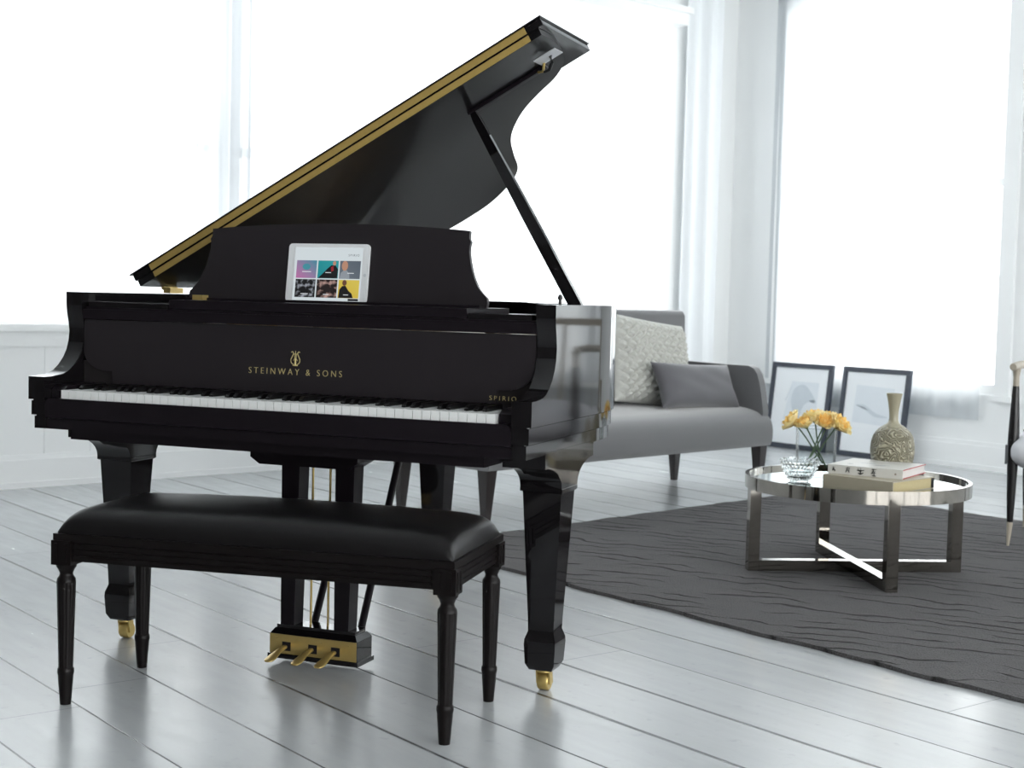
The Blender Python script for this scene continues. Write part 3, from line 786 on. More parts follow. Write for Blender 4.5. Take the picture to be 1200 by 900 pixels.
for r_ in range(2):
    for c_ in range(3):
        a_, b2, nz_ = tiles[r_*3+c_]
        bm = B(); u0, u1 = cols[c_]; v0, v1 = rows[r_]
        prism(bm, [(U(u0), YF-.0008, V(v1)), (U(u1), YF-.0008, V(v1)), (U(u1), YF-.0008, V(v0)), (U(u0), YF-.0008, V(v0))], (0, .0003, 0))
        tilem.append(mk('picture_tile', bm, em_mat('tile_picture', a_, b2, ES*.9, nz_), screen))
def shape(name, pts, mat, y=-.0011):
    bm = B(); prism(bm, [(U(u), YF+y, V(v)) for u, v in pts], (0, .0002, 0)); return mk(name, bm, mat, screen)
dk_ = em_mat('tile_dark', (10, 10, 14), s=ES); sk_ = em_mat('tile_skin', (214, 160, 132), s=ES*.8); rd_ = em_mat('tile_red', (150, 30, 40), s=ES); tx_ = em_mat('tile_text', (235, 240, 244), s=ES); gy_ = em_mat('tile_grey', (150, 158, 166), s=ES)
sk2 = em_mat('tile_skin_deep', (120, 78, 56), s=ES*.8)
def ell(cu, cv, ru, rv): return [(cu+ru*cos(2*pi*k/16), cv+rv*sin(2*pi*k/16)) for k in range(16)]
shape('seated_figure', [(.392,.592),(.455,.50),(.50,.43),(.545,.37),(.60,.37),(.632,.44),(.628,.592)], dk_)
shape('seated_figure', [(.545,.40),(.575,.38),(.58,.46),(.55,.48)], rd_, -.0012)
shape('seated_figure', ell(.585, .335, .020, .038), sk_, -.0012)
shape('portrait_figure', [(.66,.592),(.668,.50),(.70,.455),(.745,.455),(.775,.52),(.78,.592)], gy_)
shape('portrait_figure', ell(.715, .375, .038, .085), sk_, -.0012)
shape('jacket_figure', [(.66,.923),(.668,.78),(.70,.72),(.74,.715),(.78,.80),(.82,.845),(.84,.923)], dk_)
shape('jacket_figure', ell(.725, .665, .027, .05), sk2, -.0012)
shape('tile_emblem', ell(.24, .40, .05, .055), em_mat('tile_teal', (70, 150, 165), s=ES))
for u0, u1, v in ((.17,.32,.485),(.46,.57,.495),(.73,.85,.50),(.70,.80,.87),(.17,.30,.865),(.45,.56,.87)):
    shape('caption_bar', [(u0+.02,v+.006),(u1-.02,v+.006),(u1-.02,v-.006),(u0+.02,v-.006)], tx_, -.0013)
shape('status_bar', [(.78,.972),(.905,.972),(.905,.935),(.78,.935)], dk_)
t = text_mesh('screen_lettering', 'SPIRIO', .0085, (U(.815), YF-.0008, V(.195)), (R(90), 0, 0), em_mat('screen_text_grey', (96, 104, 112), s=ES), screen, 1.4, .0001)
bm = B(); lathe(bm, [(.0045,0),(.0045,.0004)], 20); vs = bm.verts[:]; bmesh.ops.transform(bm, matrix=Matrix.Translation((U(.962), YF, V(.53))) @ Matrix.Rotation(R(90), 4, 'X'), verts=vs)
mk('home_button', bm, pm('button_grey', (196, 200, 204), .3), tab)

# ------------------------------------------------------------------ piano bench
bench = thing('piano_bench', 'long black leather-topped piano bench with fluted legs in front of the piano', 'bench', (.0912, -.0502, 0), .1039)
BL, BW, BT = .9957/2, .4167/2, .4152
bm = B()
box(bm, -BL, BL, -BW, BW, .398, BT)                               # top moulding
for s in (-1, 1):
    x0, x1 = sorted((s*(BL-.006), s*(BL-.036)))
    box(bm, x0, x1, -BW+.03, BW-.03, .350, .399)
    y0, y1 = sorted((s*(BW-.006), s*(BW-.036)))
    box(bm, -BL+.03, BL-.03, y0, y1, .350, .399)
    for z in (.360, .374, .388):                                   # reeds along the aprons
        box(bm, -BL+.055, BL-.055, *sorted((s*(BW-.0065), s*(BW-.002))), z-.004, z+.004)
        box(bm, *sorted((s*(BL-.0065), s*(BL-.002))), -BW+.055, BW-.055, z-.004, z+.004)
mk('frame', bm, M['bench_wood'], bench, bevel=.0025)
# cushion: domed top, full sides
bm = B(); nx, ny = 72, 36; g = []
cl, cw = BL-.008, BW-.008
def sgnpow(v, p): return math.copysign(abs(v)**p, v)
for j in range(ny+1):
    row = []
    for i in range(nx+1):
        a = -1+2*i/nx; b = -1+2*j/ny
        u = sgnpow(a, .55) if abs(a) > 0 else 0; v = sgnpow(b, .62) if abs(b) > 0 else 0
        eu = (1-abs(u)**22); ev = (1-abs(v)**8)
        f = (max(eu, 0)**.5)*(max(ev, 0)**.5)
        crown = .018*(1-u*u)*(1-v*v)
        z = BT+.004+.054*f+crown + .0012*sin(u*23+v*3)*(1-v*v)*(abs(v))
        row.append(bm.verts.new((cl*u, cw*v, z)))
    g.append(row)
for j in range(ny):
    for i in range(nx): bm.faces.new((g[j][i], g[j][i+1], g[j+1][i+1], g[j+1][i]))
loop = g[0][:]+[g[j][nx] for j in range(1, ny+1)]+g[ny][nx-1::-1]+[g[j][0] for j in range(ny-1, 0, -1)]
low = [bm.verts.new((v.co.x, v.co.y, BT)) for v in loop]
for i in range(len(loop)): bm.faces.new((loop[i], low[i], low[(i+1) % len(low)], loop[(i+1) % len(loop)]))
bm.faces.new(low)
cush = mk('seat_cushion', bm, M['leather'], bench, 60)
def bleg():
    bm = B()
    box(bm, -.026, .026, -.026, .026, .340, .399)
    for s in (-1, 1):
        for q in (-.012, .012):
            box(bm, q-.004, q+.004, *sorted((s*.026, s*.028)), .348, .392); box(bm, *sorted((s*.026, s*.028)), q-.004, q+.004, .348, .392)
    lathe(bm, [(.024,.341),(.024,.334),(.0195,.328),(.0155,.318),(.0165,.312),(.0215,.305),(.0225,.298)], 32, cap=False)
    shaft = [(.0225,.298)]+[(.0225-.0055*k/10, .298-.208*k/10) for k in range(1, 11)]
    lathe(bm, shaft, 64, fn=lambda t, z: 1-.07*max(0, sin(10*t))**2, cap=False)
    lathe(bm, [(.0170,.090),(.0195,.086),(.0200,.078),(.0182,.070),(.0178,.062),(.0140,.012),(.0128,.0)], 32, cap=False)
    lathe(bm, [(.0127,0),(.0127,.001)], 32)
    return bm
l0 = mk('leg', bleg(), M['bench_wood'], bench, 50)
spots = [(-.9521/2, -.3688/2), (.9521/2, -.3688/2), (-.9521/2, .3688/2), (.9521/2, .3688/2)]
for i, (x, y) in enumerate(spots):
    o = l0 if i == 0 else l0.copy()
    if i: C.objects.link(o)
    o.location = (x*1.0, y*1.0, 0)

# ------------------------------------------------------------------ sofa
sofa = thing('sofa', 'grey velvet high-backed sofa with sloping arms behind the piano', 'sofa', (-.453, 2.687, 0), R(65.89))
# local: x along the front, y towards the back
def extr_x(bm, prof, x0, x1): prism(bm, [(x0, y, z) for y, z in prof], (x1-x0, 0, 0))
SLn = 2.115
bm = B()
pr = [(0,.247),(-.012,.27),(-.016,.31),(-.012,.352),(.004,.388),(.035,.415),(.08,.432),(.15,.443),(.30,.452),(.60,.452),(.66,.44),(.66,.247)]
pr = [(p.x, p.y) for p in crom([(a, b, 0) for a, b in pr[:10]], 3)]+pr[10:]
extr_x(bm, pr, 0.0, SLn); mk('seat', bm, M['velvet'], sofa, bevel=.012, seg=3, smooth=50)
bm = B(); pr = [(.585,.40),(.60,.92),(.615,.945),(.64,.952),(.665,.945),(.690,.915),(.715,.247),(.60,.247)]
extr_x(bm, pr, .0, SLn); mk('backrest', bm, M['velvet'], sofa, bevel=.022, seg=4, smooth=50)
for x0, x1 in ((0.0015, .052), (SLn-.052, SLn-.0015)):
    bm = B(); pr = [(.05,.30),(.022,.385),(.016,.42),(.020,.455),(.030,.51),(.044,.575),(.062,.625),(.086,.655),(.12,.668),(.30,.668),(.62,.675),(.62,.252),(.06,.252)]
    extr_x(bm, pr, x0, x1); mk('armrest', bm, M['velvet'], sofa, bevel=.0235, seg=4, smooth=50)
for x, y, dx in ((.045, .045, -1), (SLn-.036, .045, 1), (.045, .605, -1), (SLn-.05, .605, 1)):
    bm = B(); loft(bm, [sq(x+dx*.004, y, .028, 0), sq(x, y, .062, .25)]); mk('leg', bm, M['dark_wood'], sofa, bevel=.003)

def pillow(name, w, h, t, mat, nx=48, ny=48, disp=None, pinch=.05):
    bm = B(); sides = []
    for sg in (1, -1):
        rows = []
        for j in range(ny+1):
            row = []
            for i in range(nx+1):
                u = -1+2*i/nx; v = -1+2*j/ny
                x = u*w/2*(1-pinch*(1-v*v)*abs(u)); z = v*h/2*(1-pinch*(1-u*u)*abs(v))
                th = t/2*(max(0, 1-u**4)**.6)*(max(0, 1-v**4)**.6)
                if disp: th += disp(x, z)*min(1, 6*(1-max(abs(u), abs(v))))
                row.append(bm.verts.new((x, -sg*th, z)))
            rows.append(row)
        sides.append(rows)
        for j in range(ny):
            for i in range(nx): bm.faces.new((rows[j][i], rows[j][i+1], rows[j+1][i+1], rows[j+1][i]))
    bmesh.ops.remove_doubles(bm, verts=bm.verts[:], dist=1e-5)
    return mk(name, bm, mat, None, 70)
def weave(x, z):
    p = .058; a = (x+z)/p; b = (x-z)/p
    ia, ib = math.floor(a), math.floor(b); fa, fb = a-ia, b-ib
    if (ia+ib) % 2 == 0: return .034*(sin(pi*fb)**.6)*(.75+.25*abs(cos(2*pi*fa)))*(.55+.45*sin(pi*fa))
    return .034*(sin(pi*fa)**.6)*(.75+.25*abs(cos(2*pi*fb)))*(.55+.45*sin(pi*fb))
SM = Matrix.Translation(sofa.location) @ Matrix.Rotation(R(65.89), 4, 'Z')
o = pillow('knitted_cushion', .60, .47, .13, M['knit'], 190, 150, weave, .03)
o.matrix_world = SM @ Matrix.Translation((1.60, .425, .675)) @ Matrix.Rotation(R(-14), 4, 'X') @ Matrix.Rotation(R(7), 4, 'Y')
tag(o, 'large cream chunky woven cushion leaning on the sofa back', 'cushion', 'cushions on the sofa')
o = pillow('lumbar_cushion', .65, .255, .135, M['velvet_dark'], 56, 34, lambda x, z: .0012*sin(x*23+z*31+2*sin(z*19)), .10)
o.matrix_world = SM @ Matrix.Translation((1.735, .215, .562)) @ Matrix.Rotation(R(-24), 4, 'X') @ Matrix.Rotation(R(2.5), 4, 'Y')
tag(o, 'small oblong dark grey velvet cushion in front of the woven cushion', 'cushion', 'cushions on the sofa')

# ------------------------------------------------------------------ round chrome table
TX, TY, ZT, ZG = 1.15, 2.375, .352, .0135
ta = atan2(.351, .724)
table = thing('coffee_table', 'round coffee table with mirrored top and crossed chrome legs on the rug', 'coffee table', (TX, TY, 0), ta)
bm = B()
n = 96
for r0, r1, z0, z1 in ((.398, .412, .318, .366),):
    rings = [[(r*cos(2*pi*k/n), r*sin(2*pi*k/n), z) for k in range(n)] for r, z in ((r1, z0), (r1, z1), (r0, z1), (r0, z0), (r1, z0))]
    vs = [[bm.verts.new(p) for p in q] for q in rings[:4]]
    for a in range(4):
        for k in range(n): bm.faces.new((vs[a][k], vs[a][(k+1) % n], vs[(a+1) % 4][(k+1) % n], vs[(a+1) % 4][k]))
mk('rim_band', bm, M['chrome'], table, bevel=.0012, smooth=40)
bm = B(); lathe(bm, [(.3985, ZT-.008), (.3985, ZT)], 96); mk('mirror_top', bm, M['mirror'], table, 40)
for k in range(4):
    bm = B(); a = k*pi/2; Mr = Matrix.Rotation(a, 4, 'Z')
    box(bm, .366, .408, -.0215, .0215, ZG, .320, Mr)
    mk('leg', bm, M['chrome'], table, bevel=.0015)
bm = B(); box(bm, -.366, .366, -.0215, .0215, ZG, ZG+.040); mk('cross_bar', bm, M['chrome'], table, bevel=.0015)
bm = B(); box(bm, -.0215, .0215, .0216, .366, ZG, ZG+.040); box(bm, -.0215, .0215, -.366, -.0216, ZG, ZG+.040); mk('cross_bar', bm, M['chrome'], table, bevel=.0015)

# crystal bowl with hobnails
bowl = thing('crystal_bowl', 'small cut-crystal bowl with pointed studs at the front of the mirrored table', 'bowl', (.957, 2.245, ZT))
bm = B()
lathe(bm, [(.034,0),(.036,.006),(.046,.022),(.058,.044),(.067,.066),(.0705,.082),(.0665,.082),(.063,.066),(.054,.046),(.042,.024),(.030,.012),(.001,.010)], 48, cap=True)
mk('body', bm, M['glass'], bowl, 60)
bm = B()
for j in range(6):
    z = .012+.0125*j; r = .040+.0062*j if j < 4 else .0585+.0045*(j-3); r = [.0405,.0485,.0555,.061,.0652,.0682][j]
    nn = 28
    for k in range(nn):
        t = 2*pi*(k+.5*(j % 2))/nn
        p = Vector((r*cos(t), r*sin(t), z)); o_ = Vector((cos(t), sin(t), -.25)).normalized()
        s_ = Vector((-sin(t), cos(t), 0)); u_ = o_.cross(s_); w_ = pi*r/nn*.95
        vs = [bm.verts.new(p+s_*w_), bm.verts.new(p+u_*.006), bm.verts.new(p-s_*w_), bm.verts.new(p-u_*.006), bm.verts.new(p+o_*.0065), bm.verts.new(p-o_*.001)]
        for q in ((0,1,4),(1,2,4),(2,3,4),(3,0,4),(1,0,5),(2,1,5),(3,2,5),(0,3,5)): bm.faces.new([vs[i] for i in q])
mk('studs', bm, M['glass'], bowl)

# glass vase and roses
VX, VY = .985, 2.442
bm = B(); lathe(bm, [(.073,.010),(.0755,.09),(.0775,.186)], 56, cap=False)
lathe(bm, [(.073,.0015),(.073,.010)], 56, cap=False); lathe(bm, [(.001,.002),(.073,.002)], 56, cap=False); lathe(bm, [(.0768,.185),(.0775,.187),(.0782,.185),(.0775,.183),(.0768,.185)], 56, cap=False)
o = mk('glass_vase', bm, M['thin_glass'], None, 50); o.location = (VX, VY, ZT)
tag(o, 'wide clear glass vase holding the cut roses on the mirrored table', 'vase')

def rose_bm(seed, size):
    rnd = random.Random(seed); bm = B()
    layers = [(4, .12, .78, .62, 1), (5, .26, .82, .62, 1), (6, .42, .86, .60, 1), (7, .58, .88, .55, 1), (8, .76, .86, .42, 0), (8, .92, .80, .25, 0), (7, 1.04, .66, .2, 0)]
    for li, (cnt, r0, hgt, zb, mi) in enumerate(layers):
        for k in range(cnt):
            th0 = 2*pi*(k+.37*li)/cnt+rnd.uniform(-.15, .15)
            width = 2*pi/cnt*1.25; nu_, nv_ = 6, 6; grid = []
            curl = rnd.uniform(.05, .2)
            for j in range(nv_+1):
                v = j/nv_; row = []
                for i in range(nu_+1):
                    u = -1+2*i/nu_
                    wv = (sin(pi*min(1, .22+v*.62)))**.7
                    th = th0+u*width/2*wv
                    rr_ = r0*(.35+.65*sin(v*pi/2)) + (curl if v > .75 and li > 2 else 0)*(v-.75)*2 + .05*sin(u*4+k)*v
                    zz = -.45+hgt*1.05*v*(1-.18*u*u*v) + (-.45*(v-.7) if v > .7 and li > 3 else 0) + .03*rnd.uniform(-1, 1)*v
                    row.append(bm.verts.new((rr_*cos(th)*size, rr_*sin(th)*size, zz*size)))
                grid.append(row)
            for j in range(nv_):
                for i in range(nu_):
                    f = bm.faces.new((grid[j][i], grid[j][i+1], grid[j+1][i+1], grid[j+1][i])); f.material_index = 0 if mi == 0 else 1
    return bm
IR = Vector((cos(yaw), -sin(yaw), 0)); IF = Vector((sin(yaw), cos(yaw), 0))   # across / away, as the bouquet is arranged
roses = [(-.098, .02, .208, .040, (-55, 6), (.035, .03), 'pale yellow rose drooping over the left rim of the vase'),
         (-.052, -.02, .206, .036, (-25, -12), (.045, .012), 'small golden rose beside the drooping yellow one'),
         (-.005, .03, .228, .040, (-6, 14), (.02, .02), 'deep orange-gold rose standing tallest at the back of the bunch'),
         (.024, -.025, .212, .038, (6, -34), (-.045, -.01), 'round golden rose facing forward at the middle of the bunch'),
         (.058, .03, .222, .036, (20, 10), (-.035, .0), 'orange rose half hidden between the middle and right roses'),
         (.088, -.012, .203, .044, (42, -22), (-.03, .015), 'large peach-yellow rose leaning out over the books')]
for k, (ox, oy, oz, sz, (tx_deg, ty_deg), (bx_, by_), lab) in enumerate(roses):
    P = Vector((VX, VY, ZT))+IR*ox+IF*oy+Vector((0, 0, oz))
    r_ = thing('rose', lab, 'rose', P, group='cut roses in the glass vase')
    Mt = Matrix.Rotation(R(tx_deg), 4, IF) @ Matrix.Rotation(R(-ty_deg), 4, IR)
    bm = rose_bm(20+k, sz*1.12); bmesh.ops.transform(bm, matrix=Mt, verts=bm.verts[:])
    mk('bloom', bm, [M['petal_outer'], M['petal_inner']], r_, 80)
    axis = (Mt @ Vector((0, 0, 1))).normalized()
    bm = B(); lathe(bm, [(.002, -.50*sz-.012), (.010, -.5*sz-.004), (.016, -.38*sz), (.017, -.30*sz)], 10); bmesh.ops.transform(bm, matrix=Mt, verts=bm.verts[:]); mk('calyx', bm, M['leaf_calyx'], r_, 60)
    end = IR*(bx_-ox*.0)+IF*by_+Vector((0, 0, .03 if k % 2 else .045)) - (IR*ox+IF*oy+Vector((0, 0, oz)))
    s0 = -axis*(.5*sz+.006)
    mid = s0.lerp(end, .3)-axis*.008
    bm = B(); tube(bm, crom([s0, mid, s0.lerp(end, .62)+Vector((.002, .001, -.002)), end], 5), .0028, 7); mk('stem', bm, M['stem'], r_, 60)

# carved flask vase
bm = B(); pf = [(.040,0),(.046,.003),(.058,.022),(.072,.055),(.0805,.092),(.0815,.125),(.0755,.158),(.061,.184),(.040,.201),(.024,.212),(.0178,.225),(.0170,.245),(.0195,.27),(.0245,.30),(.030,.325),(.0275,.325),(.022,.30),(.015,.26),(.001,.25)]
pf = [(p.x, p.y) for p in crom([(a, b, 0) for a, b in pf[:15]], 3)]+pf[15:]
lathe(bm, pf, 56)
o = mk('flask_vase', bm, M['gourd'], None, 50); o.location = (1.262, 2.495, ZT)
tag(o, 'olive ceramic vase with round swirl-carved body and flared plain neck', 'vase')

# books
def cover_mat(name, rgb, rgb2): return pm(name, rgb, .45, noise=(24, rgb2))
def book(name, label, loc, rz, w, d, h, cov, edge_bottom=None, page=(206, 196, 170)):
    """local: spine along x at y = 0, pages open to +y; x 0..w"""
    t = thing(name, label, 'book', loc, rz, 'books on the coffee table')
    th = .003
    bm = B(); box(bm, 0, w, 0, th, 0, h); box(bm, 0, w, th, d, h-th, h); box(bm, 0, w, th, d, 0, th)
    cv = mk('cover', bm, cov, t, bevel=.0008)
    bm = B(); box(bm, .003, w-.003, th, d-.004, th, h-th); mk('pages', bm, pm('pages', page, .85, noise=(180, tuple(int(v*.9) for v in page))), t)
    return t, cv
ang1 = R(-25)
b1, cv1 = book('book', 'thick beige hardback lying under the calligraphy book on the table', (1.055, 2.166, ZT), ang1, .286, .280, .041, cover_mat('beige_cloth', (178, 170, 150), (168, 160, 140)), page=(196, 182, 140))
b1.children[0]['label'] = 'beige cloth cover'
bm = B(); box(bm, .2858, .2864, .262, .280, .003, .038); mk('cover_edge', bm, M['ink'], b1)
ang2 = R(-12)
b2, cv2 = book('book', 'pale book with black brush characters on its spine, topmost on the table', (1.066, 2.204, ZT+.0412), ang2, .276, .270, .033, cover_mat('white_jacket', (214, 212, 206), (204, 202, 196)), page=(222, 216, 214))
# brush characters on the spine
def stroke(bm, pts, w, y=-.0006, sc=1.0):
    tube(bm, [(p[0], y, p[1]) for p in pts], [w*(1-.5*abs(2*i/(max(1, len(pts)-1))-1)) for i in range(len(pts))], 6)
def ch(cx_, strokes):
    bm = B()
    for s_ in strokes: stroke(bm, [(cx_+a*.0014, .0165+b*.0014) for a, b in s_[0]], s_[1]*1.3)
    mk('brush_character', bm, M['ink'], cv2, 60)
ch(.022, [(((-2,7),(0,2),(-3,-4)), .0020), (((0,1),(4,-3),(3,-6)), .0022), (((-1,4),(3,5)), .0014)])
ch(.075, [(((-6,5),(6,6)), .0013), (((-1,8),(-2,0),(-6,-6)), .0015), (((0,1),(5,-5)), .0016), (((4,7),(2,-6)), .0013), (((-6,0),(6,1)), .0013)])
ch(.122, [(((-9,2),(0,1),(10,3)), .0020), (((1,8),(0,0),(1,-7)), .0017), (((-6,-5),(0,-7),(8,-4)), .0024), (((-7,6),(-4,3)), .0015)])
ch(.171, [(((-7,7),(7,8)), .0015), (((0,9),(-1,2),(-6,-4)), .0016), (((-5,1),(5,2)), .0016), (((-7,-3),(6,-2)), .0018), (((1,1),(1,-8)), .0018), (((-4,-8),(6,-9)), .0024)])
bm = B(); prism(bm, [(.250+.004*cos(2*pi*k/12), -.0006, .0165+.004*sin(2*pi*k/12)) for k in range(12)], (0, .0006, 0)); mk('spine_mark', bm, pm('spine_mark', (150, 140, 128), .5), cv2)
# ink-wash painting on the cover
bm = B()
for cx_, cy_, ru, rv, sd in ((.165, .085, .022, .010, 1), (.185, .10, .012, .005, 2), (.11, .13, .035, .004, 3), (.06, .07, .012, .006, 4)):
    rnd = random.Random(sd); prism(bm, [(cx_+ru*cos(2*pi*k/18)*rnd.uniform(.6, 1.15), cy_+rv*sin(2*pi*k/18)*rnd.uniform(.6, 1.15), .0331) for k in range(18)], (0, 0, .0002))
mk('ink_painting', bm, pm('ink_wash', (96, 102, 110), .6, noise=(60, (186, 190, 192))), cv2)
bm = B(); box(bm, .2755, .2763, .002, .270, .0300, .0330); box(bm, .2755, .2763, .002, .270, 0, .003); mk('cover_edge', bm, pm('red_edge', (176, 62, 66), .5), b2)

# ------------------------------------------------------------------ pictures leaning on the far wall
def picture(label, e1a, e1b, print_fn):
    w = e1b-e1a; h = .598
    p = E1*e1a+E2*6.035
    t = thing('framed_print', label, 'picture', (p.x, p.y, .0), RA, 'framed prints leaning under the window')
    A = Matrix.Translation((0, 0, .002)) @ Matrix.Rotation(R(-7.0), 4, 'X')
    fwd, dp = .034, .026
    bm = B()
    for b in ((0, w, 0, dp, 0, fwd), (0, w, 0, dp, h-fwd, h), (0, fwd, 0, dp, fwd, h-fwd), (w-fwd, w, 0, dp, fwd, h-fwd)): box(bm, *b)
    bmesh.ops.transform(bm, matrix=A, verts=bm.verts[:]); mk('frame', bm, M['frame'], t, bevel=.0015)
    bm = B(); box(bm, fwd-.004, w-fwd+.004, .010, .014, fwd-.004, h-fwd+.004); bmesh.ops.transform(bm, matrix=A, verts=bm.verts[:]); mt = mk('mat_board', bm, M['mat_board'], t)
    print_fn(mt, A, w, h)
    bm = B(); box(bm, fwd-.004, w-fwd+.004, .004, .006, fwd-.004, h-fwd+.004); bmesh.ops.transform(bm, matrix=A, verts=bm.verts[:]); mk('glazing', bm, M['pane'], t)
def poly(parent, A, name, pts, mat, y=.0095):
    bm = B(); prism(bm, [A @ Vector((x, y, z)) for x, z in pts], A.to_3x3() @ Vector((0, .0004, 0))); return mk(name, bm, mat, parent)
def pr1(mt, A, w, h):
    q = poly(mt, A, 'print', [(.14,.20),(.43,.20),(.43,.47),(.19,.47)], M['print_pale'])
    poly(mt, A, 'wing', [(p.x, p.y) for p in crom([(.27,.20,0),(.20,.32,0),(.22,.42,0),(.30,.45,0),(.37,.40,0),(.42,.33,0),(.36,.335,0),(.31,.30,0)], 4, True)], M['print_grey'], .0088)
    poly(mt, A, 'beak', [(.36,.345),(.40,.352),(.415,.342),(.40,.330),(.37,.335)], M['print_dark'], .0082)
    poly(mt, A, 'line', [(.145,.33),(.19,.44),(.194,.44),(.152,.33)], M['print_grey'], .0082)
def pr2(mt, A, w, h):
    poly(mt, A, 'print', [(.11,.23),(.42,.22),(.43,.47),(.12,.48)], M['print_pale'])
    poly(mt, A, 'wing', [(p.x, p.y) for p in crom([(.13,.345,0),(.20,.35,0),(.30,.30,0),(.40,.28,0),(.30,.275,0),(.20,.32,0)], 4, True)], M['print_grey'], .0088)
    poly(mt, A, 'beak', [(.13,.345),(.20,.335),(.24,.315),(.19,.325)], M['print_dark'], .0082)
picture('dark-framed pale bird print nearest the sofa, leaning under the tall window', -3.765, -3.225, pr1)
picture('dark-framed pale print behind the carved vase, leaning under the tall window', -3.135, -2.59, pr2)

# ------------------------------------------------------------------ armchair at the right edge
th = R(-3)
chair = thing('armchair', 'black and pale wood armchair with white seat at the edge of the rug', 'armchair', (1.673, 3.285, ZG), th)
def spindle(bm, a, b, prof):
    a, b = Vector(a), Vector(b); tube(bm, [a.lerp(b, t) for t, r in prof], [r for t, r in prof], 14)
CW_, CD = .62, .54
for k, (x, y, lean) in enumerate(((0, 0, 0), (CW_, 0, 0), (.02, CD, .05), (CW_-.02, CD, .05))):
    bm = B(); x_in = .02 if x < .3 else -.02
    if y == 0: spindle(bm, (x, y, .10), (x+x_in*0, y, .672), [(0,.0125),(.2,.018),(.45,.0225),(.6,.0235),(.75,.0205),(1,.0135)])
    else: spindle(bm, (x, y+lean, .10), (x, y, .45), [(0,.0125),(.4,.018),(1,.021)])
    lg = mk('leg', bm, M['black_wood'], chair, 60)
    bm = B(); spindle(bm, (x, y+lean, .10), (x-.004, y+lean+(.005 if y else -.005), 0), [(0,.0126),(.5,.0098),(1,.005)]); mk('leg_tip', bm, M['pale_wood'], lg, 60)
    if y == 0:
        bm = B(); spindle(bm, (x, y, .672), (x, y, .745), [(0,.0135),(.5,.0125),(1,.018)]); mk('arm_post', bm, M['pale_wood'], chair, 60)
        bm = B(); box(bm, x-.030, x-.018, y-.02, y+.03, .345, .425); mk('clip', bm, M['steel_clip'], chair, bevel=.002)
for x, s in ((0, 1), (CW_, -1)):
    bm = B(); pts = crom([(x-s*.012, -.03, .752), (x-s*.004, .10, .755), (x+s*.0, .30, .752), (x+s*.022, CD+.04, .74)], 6)
    tube(bm, pts, [.014]+[.017]*(len(pts)-2)+[.013], 12); mk('armrest', bm, M['pale_wood'], chair, 60)
    bm = B(); loft(bm, [[(x+s*.004, CD-.02, .42), (x+s*.036, CD-.02, .42), (x+s*.036, CD+.015, .42), (x+s*.004, CD+.015, .42)], [(x+s*.004, CD+.06, .885), (x+s*.036, CD+.06, .885), (x+s*.036, CD+.085, .885), (x+s*.004, CD+.085, .885)]])
    mk('back_post', bm, M['pale_wood'], chair, bevel=.004)
for k in range(3):
    bm = B(); x = CW_/2-.09+k*.09
    loft(bm, [[(x-.011, CD-.005, .45), (x+.011, CD-.005, .45), (x+.011, CD+.007, .45), (x-.011, CD+.007, .45)], [(x-.011, CD+.066, .86), (x+.011, CD+.066, .86), (x+.011, CD+.078, .86), (x-.011, CD+.078, .86)]])
    mk('back_slat', bm, M['pale_wood'], chair, bevel=.002)
bm = B(); box(bm, .004, CW_-.004, CD+.058, CD+.084, .855, .89); mk('top_rail', bm, M['pale_wood'], chair, bevel=.006)
bm = B(); n_ = 40; g_ = []
for j in range(n_+1):
    ph_ = -pi/2+pi*j/n_; row = []
    for i in range(n_*2):
        t_ = 2*pi*i/(n_*2); sp_ = lambda v, e: math.copysign(abs(v)**e, v)
        row.append(bm.verts.new((CW_/2+(CW_/2+.018)*sp_(cos(ph_), .6)*sp_(cos(t_), .35), .215+.325*sp_(cos(ph_), .6)*sp_(sin(t_), .35), .398+.096*sp_(sin(ph_), .8))))
    g_.append(row)
for a_, b_ in zip(g_, g_[1:]):
    for i in range(n_*2): bm.faces.new((a_[i], a_[(i+1) % (n_*2)], b_[(i+1) % (n_*2)], b_[i]))
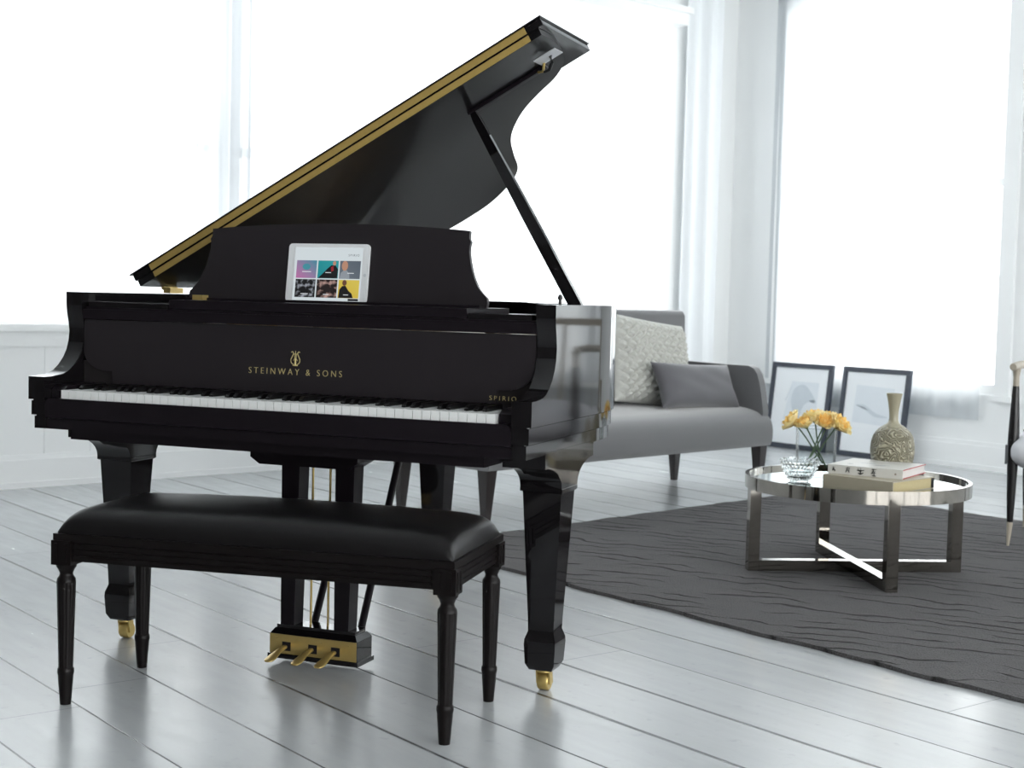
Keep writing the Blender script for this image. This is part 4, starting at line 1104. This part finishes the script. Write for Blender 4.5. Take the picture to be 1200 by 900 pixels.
bmesh.ops.remove_doubles(bm, verts=bm.verts[:], dist=1e-5)
mk('seat', bm, M['white_cloth'], chair, 60)

# ------------------------------------------------------------------ daylight
w = bpy.data.worlds.new('daylight'); SC.world = w; w.use_nodes = True
nt = w.node_tree; nt.nodes.clear()
bg = nt.nodes.new('ShaderNodeBackground'); bg.inputs[0].default_value = (.975, .995, .99, 1); bg.inputs[1].default_value = 6.0
wo = nt.nodes.new('ShaderNodeOutputWorld'); nt.links.new(bg.outputs[0], wo.inputs[0])
def portal(name, p, axis_out, w_, h_):
    l = bpy.data.lights.new(name, 'AREA'); l.shape = 'RECTANGLE'; l.size = w_; l.size_y = h_; l.cycles.is_portal = True
    o = bpy.data.objects.new(name, l); C.objects.link(o); o.location = p
    o.rotation_euler = (-axis_out).to_track_quat('-Z', 'Y').to_euler()
Zv = Vector((0, 0, 1))
portal('daylight_portal', LQ-N1*.2+N2*((LW0+LW1)/2)+Zv*((LZ0+LZ1)/2), -N1, LW1-LW0, LZ1-LZ0)
portal('daylight_portal', E1*((FW0+FW1)/2)+E2*(WF+.2)+Zv*((FZ0+FZ1)/2), E2, FW1-FW0, FZ1-FZ0)
portal('daylight_portal', E1*((GW0+GW1)/2)+E2*(WF+.2)+Zv*((FZ0+FZ1)/2), E2, GW1-GW0, FZ1-FZ0)
portal('daylight_portal', E1*(WR+.2)+E2*((RW0+RW1)/2)+Zv*((RZ0+RZ1)/2), E1, RW1-RW0, RZ1-RZ0)

# ------------------------------------------------------------------ render look
SC.view_settings.view_transform = 'Standard'; SC.view_settings.look = 'None'
SC.view_settings.gamma = 1.0; SC.view_settings.use_curve_mapping = False
SC.view_settings.exposure = 0.02
SC.cycles.max_bounces = 16; SC.cycles.diffuse_bounces = 8; SC.cycles.glossy_bounces = 6; SC.cycles.transmission_bounces = 10; SC.cycles.transparent_max_bounces = 16
SC.cycles.sample_clamp_indirect = 8; SC.cycles.caustics_reflective = False; SC.cycles.caustics_refractive = False
SC.cycles.use_denoising = True
